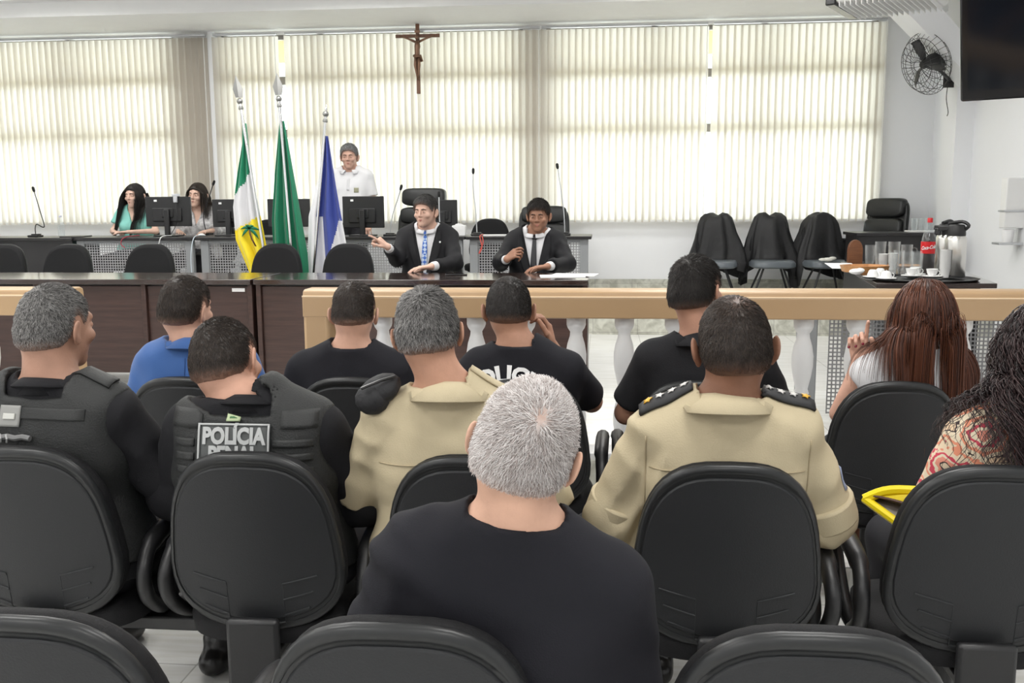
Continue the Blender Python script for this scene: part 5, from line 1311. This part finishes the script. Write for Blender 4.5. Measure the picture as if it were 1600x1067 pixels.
h_black = ((.006, .005, .005), (.035, .028, .024)); h_brown = ((.010, .007, .006), (.055, .038, .028))
h_salt = ((.012, .011, .011), (.36, .35, .34)); h_white = ((.36, .30, .28), (.86, .83, .82))
h_red = hair_mat('auburn_hair', (.022, .006, .004), (.16, .055, .028), .35); h_grey = ((.10, .10, .10), (.48, .48, .48))
h_dark2 = ((.010, .010, .010), (.13, .125, .12))

# --- white-haired man, front row of the picture
P = Person('person with short white hair in a plain navy-black t-shirt, at the bottom centre', (-.19, 1.58, 0), 0, (.60, .36, .26), crown=1.252, head=(-.005, -.10), hrot=(-6, -4, 7), lean=(0, 0, 7), ty=-.10, hsc=.93, sz=.975, neckr=.058, fat=1.08, shw=.168,
           arms={1: ((.215, -.10, .70), (.18, .16, .62)), -1: ((-.225, -.08, .71), (-.18, .16, .62))})
P.body(hres=.003)
P.short_hair(h_white, 15000, ln=.021, th=.006, thr=.0007, seed=3, lift=.45, whorl=(.022, -.085, .062), low=.004, bald=lambda q: .005*np.exp(-(((q[:, 0]-.02)/.018)**2+((q[:, 1]+.072)/.03)**2+((q[:, 2]-.07)/.016)**2)), jitter=.5)
P.garment('t_shirt', m_navy, off=.012, sleeve=.82, loose=.020, neck_r=.070, wr=.008, res=.007, seed=2.)
P.trousers(m_dark, m_shoe)

# --- officer at the left edge
P = Person('person with grey cropped hair in black tactical vest and long sleeves, at the left edge', (-1.50, 2.545, 0), -6, (.36, .20, .14), crown=1.312, head=(-.005, -.07), hrot=(-12, -4, 0), ty=-.10, hsc=1.0, sz=1.0, fat=1.08, shw=.20, neckr=.066,
           arms={1: ((.275, -.04, .78), (.12, .22, .80), dict(fwd=(-1, .3, .1), up=(0, 1, .4), curl=(30, 30, 20))), -1: ((-.29, -.04, .76), (-.10, .24, .76), dict(fwd=(1, .1, .1), up=(0, 1, .4), curl=(25, 30, 20)))})
P.body((1, -1))
P.short_hair(h_salt, 9000, ln=.012, th=.005, thr=.0008, seed=5, lift=.4, low=.004)
sh = P.garment('uniform_shirt', m_blk, off=.014, sleeve=1.85, loose=.018, neck_r=.072, wr=.004, seed=4.)
ve = P.garment('tactical_vest', m_vest, off=.030, sleeve=0, loose=0, neck_r=.085, wr=.003, hem=.56, seed=1., neck_z=P.SZ+.055)
P.collar(m_blk, tree=P.bvh([ve]), wid=.016, h=.028)
tr = P.bvh([ve])
P.patch('vest_strap', tr, m_strap, -.16, .13, .845, .875, off=.002, th=.005)
P.patch('vest_strap', tr, m_strap, -.16, .13, .78, .805, off=.002, th=.005)
P.patch('yoke_panel', tr, m_strap, -.15, .16, .965, .995, off=.001, th=.004)
rp = P.patch('unit_patch', tr, mat('grey_rubber_patch', (.24, .24, .23), .5), -.085, -.025, .945, 1.0, off=.004, th=.005)
P.patch('patch_centre', tr, mat('pale_patch', (.50, .50, .47), .5), -.072, -.038, .965, .98, off=.008, th=.003, parent=rp)
gh = MB(); pts = [P.lay(tr, [(-.16+.022*k, .918+.004*(k % 2))], off=.012)[0] for k in range(9)]
gh.tube(pts, .008, 8).build('drag_handle', mat('grey_handle', (.16, .16, .16), .5), P.root)
pl = [P.lay(tr, [(x, .918)], off=.016)[0] for x in (-.15, -.13, -.11, -.09, -.07, -.05)]
mb = MB()
for q in pl: mb.tube([Vector(q)+Vector((0, 0, -.011)), Vector(q)+Vector((.005, -.004, 0)), Vector(q)+Vector((0, 0, .011))], .003, 6)
mb.build('handle_ribs', mat('pale_grey_ribs', (.40, .40, .40), .5), P.root)
trs = P.bvh([sh])
P.patch('sleeve_badge', trs, mat('sleeve_badge_cloth', (.30, .32, .36), .6), -.09, -.02, .80, .87, side='right', off=.003, nx=4, nz=4)
P.patch('shoulder_strap', P.bvh([sh, ve]), m_strap, .10, .20, -.15, -.10, side='top', off=.006, th=.006, nx=6, nz=3)
P.trousers(m_dark, m_shoe, spread=.17, feet=.36)

# --- officer with the POLICIA PENAL patch
P = Person('person with cropped dark hair in tactical vest reading POLÍCIA PENAL', (-.93, 2.52, 0), 0, (.50, .28, .20), crown=1.222, head=(-.095, -.055), hrot=(-10, -12, -11), ty=-.10, hsc=1.0, sz=.965, fat=1.12, shw=.190,
           arms={1: ((.27, -.04, .72), (.18, .22, .68)), -1: ((-.27, -.04, .72), (-.18, .22, .68))})
P.body()
P.short_hair(h_brown, 9000, ln=.012, th=.0045, thr=.0008, seed=6, lift=.35, low=.0, whorl=(-.015, -.05, .085))
sh = P.garment('uniform_shirt', m_blk, off=.014, sleeve=1.9, loose=.016, neck_r=.070, seed=7.)
ve = P.garment('tactical_vest', m_vest, off=.030, sleeve=0, loose=0, neck_r=.082, wr=.002, hem=.56, seed=3., neck_z=P.SZ+.05)
P.collar(m_blk, tree=P.bvh([ve]), wid=.016, h=.028)
tr = P.bvh([ve])
for k in range(4):
    P.patch('vest_strap', tr, m_strap, -.185, -.125, .80+.036*k, .82+.036*k, off=.002, th=.005, nx=5, nz=3)
    P.patch('vest_strap', tr, m_strap, .085, .185, .80+.036*k, .82+.036*k, off=.002, th=.005, nx=5, nz=3)
for x in (-.15, .15): P.patch('shoulder_panel', tr, m_strap, x-.045, x+.045, .955, 1.0, off=.002, th=.005, nx=5, nz=4)
bp = P.patch('back_patch', tr, mat('dark_grey_patch', (.075, .08, .08), .6), -.112, .078, .862, .968, off=.005, th=.004)
m_edge = mat('grey_reflective_thread', (.42, .43, .43), .5)
for a in ((-.112, .078, .964, .969), (-.112, .078, .861, .866), (-.112, -.107, .862, .968), (.073, .078, .862, .968)):
    P.patch('patch_border', tr, m_edge, *a, off=.009, th=.003, parent=bp, nz=2 if a[3]-a[2] < .02 else 8, nx=10 if a[3]-a[2] < .02 else 1)
P.lettering(tr, 'POLÍCIA', .056, -.017, .936, m_edge, off=.010, bold=.0026, parent=bp, sx=.80)
P.lettering(tr, 'PENAL', .056, -.017, .889, m_edge, off=.010, bold=.0026, parent=bp, sx=.80)
fp = P.patch('flag_patch', tr, mat('pale_green_patch', (.42, .50, .30), .6), -.037, -.001, .976, .999, off=.013, th=.004, nx=4, nz=3)
P.patch('flag_emblem', tr, mat('patch_dark_green', (.05, .16, .06), .6), -.029, -.009, .983, .992, off=.017, th=.002, nx=3, nz=2, parent=fp)
P.patch('sleeve_badge', P.bvh([sh]), mat('pale_badge_cloth', (.45, .52, .60), .6), -.08, -.04, .77, .83, side='right', off=.003, nx=4, nz=4)
P.trousers(m_dark, m_shoe)

# --- beige uniform, left, with beret under the shoulder strap
P = Person('person with greying dark hair in beige uniform with a black beret on the left shoulder', (-.40, 2.52, 0), 2, (.46, .25, .17), crown=1.302, head=(-.062, -.08), hrot=(0, -6, -6), ty=-.10, hsc=.95, sz=1.00, fat=1.1, shw=.178,
           arms={1: ((.26, -.04, .70), (.18, .22, .68)), -1: ((-.275, -.04, .72), (-.19, .22, .68))})
P.body()
P.short_hair(h_salt, 10000, ln=.020, th=.007, thr=.0008, seed=8, lift=.4, low=-.004, top=.004, wavy=.002)
sh = P.garment('uniform_shirt', m_beige, off=.016, sleeve=.98, loose=.024, neck_r=.070, wr=.008, seed=9.)
tr = P.bvh([sh]); P.collar(m_beige, tree=tr)
P.patch('yoke_seam', tr, mat('beige_seam', (.40, .33, .21), .8), -.18, .18, .865, .8685, off=.001, th=.003, nz=1, nx=24)
for s_ in (-1, 1): P.patch('shoulder_strap', tr, m_beige, s_*.10-.045, s_*.10+.07*s_+.0, -.14, -.095, side='top', off=.006, th=.005, nx=6, nz=3)
bm_ = MB(); c = Vector(P.lay(tr, [(-.165, -.13)], side='top', off=.02)[0])
bm_.ball(c+Vector((-.015, -.03, -.01)), (.062, .050, .034), 16, Euler((.3, -.5, .3)).to_matrix()).ball(c+Vector((-.03, -.05, -.03)), (.045, .04, .04), 14)
bo = bm_.build('beret', mat('black_beret_felt', (.010, .010, .012), .7, bump=.5, bs=40), P.root, ang=180)
MB().tube([c+Vector((.03, -.045, .03)), c+Vector((.0, -.075, .025)), c+Vector((-.05, -.085, .005))], .004, 6).build('beret_band', m_shoe, bo)
P.trousers(m_khaki, m_shoe)

# --- beige uniform, right, with rank epaulettes
P = Person('person with balding dark hair in beige uniform with black starred epaulettes', (.31, 2.50, 0), -1, (.22, .105, .065), crown=1.292, head=(.02, -.09), hrot=(2, -10, -2), ty=-.10, hsc=1.08, sz=.985, fat=1.1, shw=.185, neckr=.064,
           arms={1: ((.27, -.05, .715), (.22, .20, .66)), -1: ((-.275, -.05, .70), (-.25, .20, .62))})
P.body()
P.short_hair(h_brown, 10000, ln=.012, th=.0045, thr=.0008, seed=10, lift=.3, low=.010, bald=lambda q: .004*np.exp(-(((q[:, 0]-.01)/.04)**2+((q[:, 1]+.03)/.05)**2+((q[:, 2]-.10)/.045)**2)))
sh = P.garment('uniform_shirt', m_beige, off=.016, sleeve=1.0, loose=.026, neck_r=.072, wr=.008, seed=11.)
tr = P.bvh([sh]); P.collar(m_beige, tree=tr)
P.patch('yoke_seam', tr, mat('beige_seam', (.40, .33, .21), .8), -.19, .19, .868, .8715, off=.001, th=.003, nz=1, nx=24)
for s_ in (-1, 1):
    P.patch('armhole_seam', tr, mat('beige_seam', (.40, .33, .21), .8), s_*.200-.0015, s_*.200+.0015, .74, .95, off=.001, th=.003, nx=1, nz=14)
    xa, xb = (.085, .215) if s_ > 0 else (-.215, -.085)
    ep = P.patch('epaulette', tr, mat('black_epaulette', (.012, .012, .014), .6), xa, xb, -.150, -.092, side='top', off=.008, th=.008, nx=10, nz=4)
    for k in range(4):
        x = s_*(.105+.030*k); q = Vector(P.lay(tr, [(x, -.121)], side='top', off=.015)[0]); st = MB(); pts = []
        for j in range(10):
            a = math.pi*j/5; r_ = .012 if j % 2 == 0 else .006; hh = P.lay(tr, [(x+r_*math.cos(a), -.121+r_*math.sin(a))], side='top', off=.0145)[0]; pts.append(hh)
        n = len(pts); st.add(pts+[tuple(q)], [(j, (j+1) % n, n) for j in range(n)])
        st.build('rank_star', mat('gold_star' if k == 3 else 'silver_star', (.75, .42, .05) if k == 3 else (.62, .60, .58), .35), ep, solid=.003, fix=False)
cf = [P.arms[sd] for sd in (-1, 1)]
for sd in (-1, 1):
    S0, E0, W0, _ = P.arms[sd]; u = (E0-S0)/np.linalg.norm(E0-S0); a = P.tolean(E0-u*.055); b = P.tolean(E0+u*.012)
    MB().tube([tuple(a), tuple(b)], [.084, .083], 24).build('rolled_cuff', m_beige, P.root, bevel=.006)
P.patch('sleeve_badge', tr, mat('blue_grey_badge', (.28, .32, .45), .6), -.10, -.04, .80, .86, side='right', off=.003, nx=4, nz=4)
P.trousers(m_khaki, m_shoe)

# --- curly-haired woman at the right edge
def floral(name):
    m, nt, b = nodes(name); L = nt.links; tc = _n(nt, 'ShaderNodeTexCoord'); cb = _n(nt, 'ShaderNodeMapping'); L.new(tc.outputs['Object'], cb.inputs[0])
    cb.inputs['Scale'].default_value = (1, .6, 1)
    vo = _n(nt, 'ShaderNodeTexVoronoi'); vo.inputs['Scale'].default_value = 11; L.new(cb.outputs[0], vo.inputs['Vector'])
    rp = _n(nt, 'ShaderNodeValToRGB'); r_ = rp.color_ramp; r_.interpolation = 'CONSTANT'
    cols = [(0, (.75, .62, .45)), (.08, (.03, .02, .02)), (.11, (.78, .30, .22)), (.22, (.80, .70, .52)), (.30, (.62, .06, .10)), (.38, (.82, .66, .48)), (.46, (.80, .30, .18)), (.54, (.82, .70, .52)), (.66, (.05, .03, .03)), (.69, (.82, .62, .42))]
    r_.elements[0].position = 0; r_.elements[0].color = (*cols[0][1], 1); r_.elements[1].position = cols[1][0]; r_.elements[1].color = (*cols[1][1], 1)
    for p_, c_ in cols[2:]: e_ = r_.elements.new(p_); e_.color = (*c_, 1)
    wv = _n(nt, 'ShaderNodeTexNoise'); wv.inputs['Scale'].default_value = 34; L.new(cb.outputs[0], wv.inputs['Vector'])
    ad = _n(nt, 'ShaderNodeMath', operation='MULTIPLY_ADD'); ad.inputs[1].default_value = .45; L.new(wv.outputs[0], ad.inputs[0])
    m2 = _n(nt, 'ShaderNodeMath', operation='SUBTRACT'); m2.inputs[1].default_value = .22; L.new(vo.outputs['Distance'], m2.inputs[0]); L.new(m2.outputs[0], ad.inputs[2])
    L.new(ad.outputs[0], rp.inputs[0]); L.new(rp.outputs[0], b.inputs['Base Color']); b.inputs['Roughness'].default_value = .7; return m
P = Person('person with long curly dark hair in a cream and coral patterned blouse', (1.06, 2.52, 0), 4, (.42, .24, .17), 'f', crown=1.262, head=(.035, -.08), hrot=(8, -4, 0), ty=-.09, hsc=.97, sz=.965, shw=.165,
           arms={1: ((.23, -.04, .72), (.16, .22, .66)), -1: ((-.215, -.04, .71), (-.17, .22, .66))})
P.body()
P.long_hair(hair_mat('dark_curly_hair', (.006, .004, .005), (.060, .035, .035), .35), 2600, .50, thr=.0016, seed=12, curl=.012, steps=34, th=.030, flare=.06)
P.garment('blouse', floral('patterned_blouse_cloth'), off=.014, sleeve=.9, loose=.02, neck_r=.075, seed=13.)
P.trousers(m_dark, m_shoe)

# --- man in blue suit
P = Person('person in a royal blue suit jacket near the gap in the balustrade', (-1.52, 3.50, 0), -2, (.50, .29, .21), crown=1.256, head=(-.045, -.08), hrot=(-14, -4, 3), ty=-.10, hsc=1.0, sz=.965, shw=.18)
P.body()
P.short_hair(h_brown, 6000, ln=.014, th=.006, thr=.0009, seed=14, lift=.35, top=.004)
sh = P.garment('suit_jacket', m_blue, off=.024, sleeve=1.9, loose=.016, neck_r=.070, wr=.003, seed=15., res=.009)
P.collar(m_blue, tree=P.bvh([sh]), wid=.034); P.patch('centre_seam', P.bvh([sh]), mat('dark_blue_seam', (.012, .05, .18), .8), -.001, .001, .62, .97, off=.001, th=.002, nx=1, nz=14)
P.trousers(mat('blue_trousers', (.022, .085, .27), .8), m_shoe)

# --- man in plain black t-shirt by the rail end
P = Person('person with faded dark haircut in a plain black t-shirt, before the rail end post', (-.935, 3.53, 0), 0, (.58, .34, .25), crown=1.235, head=(.01, -.09), hrot=(0, -2, 0), ty=-.10, hsc=.95, sz=.945, fat=1.1, shw=.188, neckr=.058)
P.body()
P.short_hair(h_brown, 6000, ln=.012, th=.0045, thr=.0009, seed=16, lift=.35, low=-.016, top=.006)
P.garment('t_shirt', m_navy, off=.013, sleeve=.8, loose=.02, neck_r=.068, seed=17., res=.009)
P.trousers(m_dark, m_shoe)

# --- man in POLICIA shirt, hand to his face
P = Person('person in a black shirt with white POLICIA lettering, hand at his cheek', (-.30, 3.53, 0), 0, (.40, .215, .145), crown=1.254, head=(-.05, -.06), hrot=(6, -4, 0), ty=-.09, hsc=1.0, sz=.955, fat=1.05, shw=.172,
           arms={1: ((.255, .10, .76), (.105, .035, .985), dict(fwd=(-.25, .1, 1), up=(.8, .3, .2), curl=(25, 45, 35), thumb=(35, 20, 15), thumb_side=1)), -1: ((-.25, -.03, .70), (-.18, .22, .68))})
P.body((1,))
P.short_hair(h_black, 6000, ln=.012, th=.005, thr=.0009, seed=18, lift=.35, low=-.010)
sh = P.garment('t_shirt', m_navy, off=.013, sleeve=.85, loose=.02, neck_r=.070, seed=19., res=.008)
P.lettering(P.bvh([sh]), 'POLICIA', .080, -.045, .915, m_prt, off=.005, bold=.0035, bend=.17)
P.trousers(m_dark, m_shoe)

# --- man in black polo
P = Person('person in a black polo shirt leaning in front of the tan rail, right of centre', (.37, 3.55, 0), -4, (.36, .19, .13), crown=1.322, head=(-.03, -.07), hrot=(-32, -2, -5), ty=-.10, hsc=1.0, sz=.99, fat=1.1, shw=.19, neckr=.062,
           arms={1: ((.27, -.03, .76), (.19, .22, .70)), -1: ((-.28, -.05, .74), (-.25, .20, .66))})
P.body()
P.short_hair(h_black, 7000, ln=.022, th=.009, thr=.0009, seed=20, lift=.35, low=.004, top=.006)
sh = P.garment('polo_shirt', m_blk, off=.014, sleeve=.82, loose=.022, neck_r=.070, seed=21., res=.008); P.collar(m_blk, tree=P.bvh([sh]))
P.trousers(mat('navy_trousers', (.012, .018, .04), .8), m_shoe)

# --- red-haired woman
P = Person('person with long auburn hair in a white sleeveless top, left fist raised', (1.10, 3.57, 0), 2, (.62, .36, .27), 'f', crown=1.232, head=(.04, -.07), hrot=(4, -2, 0), ty=-.09, hsc=.98, sz=.945, shw=.165,
           arms={-1: ((-.225, -.02, .745), (-.175, -.05, .955), dict(fwd=(-.05, .1, 1), up=(.2, 1, 0), curl=((18, 10, 10), (60, 80, 50), (70, 85, 50), (75, 85, 50)), thumb=(50, 40, 30), thumb_side=1, tdown=40)), 1: ((.22, -.03, .70), (.16, .22, .66))})
P.body((-1,))
P.long_hair(h_red, 4600, .46, thr=.0014, seed=22, steps=28, th=.024, flare=.03)
P.garment('top', m_whites, off=.010, sleeve=.16, loose=.006, neck_r=.078, wr=.003, seed=23., res=.008)
nb_ = MB()
for q in P.tips(-1): nb_.ball(q, (.0055, .0055, .0055), 8)
nb_.build('fingernails', mat('dark_red_nail_varnish', (.20, .01, .03), .25), P.root)
P.trousers(m_dark, m_shoe_l, bare=True, feet=.02, knees=(.40, .48), spread=.09)

# --- the two men in suits at the long table (facing the audience)
def suit_man(label, x, crown, skin_, jacket, tie, hrot, arms, hair, lean=(0, 0, 0), hk={}, seed=30., hx=0, fat=.95):
    P = Person(label, (x, 7.25, SF), 180, skin_, crown=crown, head=(hx, .05), hrot=hrot, ty=.0, hsc=.97, sz=crown-.275, shw=.178, fat=fat, arms=arms, lean=lean)
    P.body((1, -1), hres=.004); P.face()
    P.short_hair(hair, 5000, seed=int(seed), **hk)
    ws = P.garment('dress_shirt', m_whites, off=.010, sleeve=1.97, loose=.0, aoff=.003, neck_r=.060, wr=.001, seed=seed, res=.008)
    jk = P.garment('suit_jacket', jacket, off=.030, sleeve=1.82, loose=.006, aoff=.012, neck_r=.085, wr=.004, seed=seed+1, res=.008, vneck=(crown-.62, .085), hem=.60)
    P.collar(m_whites, .026, name='shirt_collar', t=.003, tree=P.bvh([ws]), gap=6, wid=.028)
    t1 = P.bvh([ws]); t2 = P.bvh([jk, ws]); z1 = P.SZ-.0; z0 = .76
    P.patch('tie', t1, tie, 0, 0, 0, 0, side='front', off=.008, th=.006, nx=4, nz=14, fx=lambda u, v: ((u-.5)*(.046-.022*v**1.5)+.004*(1-v), z0+(z1-z0)*v))
    P.patch('tie_knot', t1, tie, -.019, .019, z1-.012, z1+.022, side='front', off=.016, th=.010, nx=4, nz=3)
    for sd in (-1, 1):
        P.patch('lapel', P.bvh([jk]), jacket, 0, 0, 0, 0, side='front', off=.004, th=.006, nx=4, nz=12, fx=lambda u, v, sd=sd: (sd*((.008+.088*v)+u*(.012+.050*math.sin(math.pi*min(1, v*.9+.05))**.8)), (crown-.60)+(z1+.02-(crown-.60))*v))
    P.trousers(jacket, m_shoe); return P, jk
m_tie = two('blue_chequered_silk', (.05, .14, .50), (.50, .60, .75), 45)
P, jk = suit_man('person in charcoal suit and blue chequered tie, pointing to one side', -1.36, 1.292, (.64, .41, .32), m_suit, m_tie, (-16, -3, 0),
    {1: ((.205, .17, .83), (.225, .38, .93), dict(fwd=(.55, .22, .55), up=(-.5, .2, .8), curl=((6, 8, 8), (55, 70, 40), (65, 75, 45), (70, 75, 45)), thumb=(40, 20, 15))),
     -1: ((-.245, .20, .80), (-.11, .46, .790), dict(fwd=(.85, .45, -.06), up=(0, 0, 1), curl=(10, 14, 10), thumb=(40, 10, 10)))},
    h_dark2, hk=dict(ln=.030, th=.010, thr=.0018, lift=.3, top=.008, fh=.004, low=.0), seed=31.)
P.patch('lapel_pin', P.bvh([jk]), m_prt, -.125, -.112, .945, .958, side='front', off=.008, th=.004, nx=2, nz=2)
P, jk = suit_man('person in black suit with plain narrow black tie, right hand raised from the table', -.525, 1.258, (.33, .17, .11), m_suit2, mat('black_silk_tie', (.010, .010, .014), .45), (-4, -8, 0),
    {1: ((.245, .20, .80), (.175, .40, .84), dict(fwd=(-.6, .35, .45), up=(.3, .7, .5), curl=((30, 45, 30), (45, 60, 40), (55, 65, 40), (60, 65, 40)), thumb=(30, 20, 15))),
     -1: ((-.255, .20, .795), (-.12, .46, .790), dict(fwd=(.9, .35, -.05), up=(0, 0, 1), curl=(12, 18, 12), thumb=(45, 15, 10)))},
    h_black, hk=dict(ln=.030, th=.010, thr=.0018, lift=.3, top=.006, fh=-.006), seed=33., hx=-.03)

# --- standing man in white polo
P = Person('person standing behind the desks in a white polo shirt, hair grey', (-2.72, 10.12, DF), 180, (.58, .35, .27), crown=1.70, head=(0, .03), hrot=(6, -6, 0), ty=0, seated=False, hsc=1.05, sz=1.41, shw=.185, fat=1.05,
           arms={1: ((.235, -.02, 1.12), (.22, .12, .88)), -1: ((-.235, -.02, 1.12), (-.22, .12, .88))}, neckr=.066)
P.body(hres=.004); P.face(eyebrow=(.05, .04, .035))
P.short_hair(h_grey, 4000, ln=.028, th=.011, thr=.002, seed=35, lift=.3, top=.006, fh=.006)
sh = P.garment('polo_shirt', m_whites, off=.016, sleeve=.85, loose=.02, neck_r=.070, seed=36., res=.009, hem=.86); P.collar(m_whites, .026, tree=P.bvh([sh]))
tr = P.bvh([sh]); P.patch('chest_emblem', tr, mat('olive_embroidery', (.30, .30, .20), .7), -.115, -.065, 1.20, 1.25, side='front', off=.003, th=.003, nx=4, nz=4)
P.patch('button_placket', tr, mat('grey_white_placket', (.66, .66, .68), .7), -.014, .014, 1.22, 1.35, side='front', off=.002, th=.003, nx=2, nz=8)  # placket slightly greyer than the shirt
P.trousers(m_dark, m_shoe)

# --- women at the rear desks
P = Person('person with long straight black hair in a turquoise top', (-5.10, 10.02, DF), 176, (.74, .49, .39), 'f', crown=1.31, head=(-.01, .02), hrot=(-8, -3, 0), ty=0, hsc=1.10, sz=1.02, shw=.185,
           arms={1: ((.25, .06, .80), (.10, .30, .80), dict(fwd=(-.9, .4, 0), up=(0, 0, 1), curl=(12, 15, 10))), -1: ((-.25, .06, .80), (-.08, .32, .80), dict(fwd=(.9, .4, 0), up=(0, 0, 1), curl=(12, 15, 10)))})
P.body((), hres=.004); P.face()
P.long_hair(hair_mat('black_hair', *h_black), 2600, .62, thr=.0022, seed=40, steps=30, th=.012, drift=(.22, .16))
P.garment('blouse', mat('turquoise_cloth', (.25, .62, .55), .7, bump=.1, bs=120), off=.012, sleeve=.62, loose=.020, aoff=.020, neck_r=.098, wr=.003, seed=41., res=.009, vneck=(1.31-.44, .075))
P.trousers(m_dark, m_shoe)
P = Person('person with brown hair in a grey and white blouse, half hidden by the webcam monitor', (-4.38, 10.02, DF), 180, (.70, .46, .36), 'f', crown=1.31, head=(0, .03), hrot=(-6, -3, -4), ty=0, hsc=1.08, sz=1.02, shw=.175,
           arms={1: ((.24, .05, .80), (.10, .32, .80)), -1: ((-.28, .12, .82), (-.22, .42, .80), dict(fwd=(-.2, 1, 0), up=(0, 0, 1), curl=(12, 15, 10)))})
P.body((), hres=.004); P.face()
P.long_hair(hair_mat('brown_hair', *h_brown), 2200, .36, thr=.0020, seed=42, steps=24, th=.012, flare=.0)
m_bl = mat('grey_white_print_blouse', (.75, .74, .74), .7, c2=(.28, .27, .28), vs=24)
P.garment('blouse', m_bl, off=.012, sleeve=1.5, loose=.022, aoff=.014, neck_r=.08, wr=.004, seed=43., res=.010, vneck=(1.31-.46, .06))
P.trousers(m_dark, m_shoe)
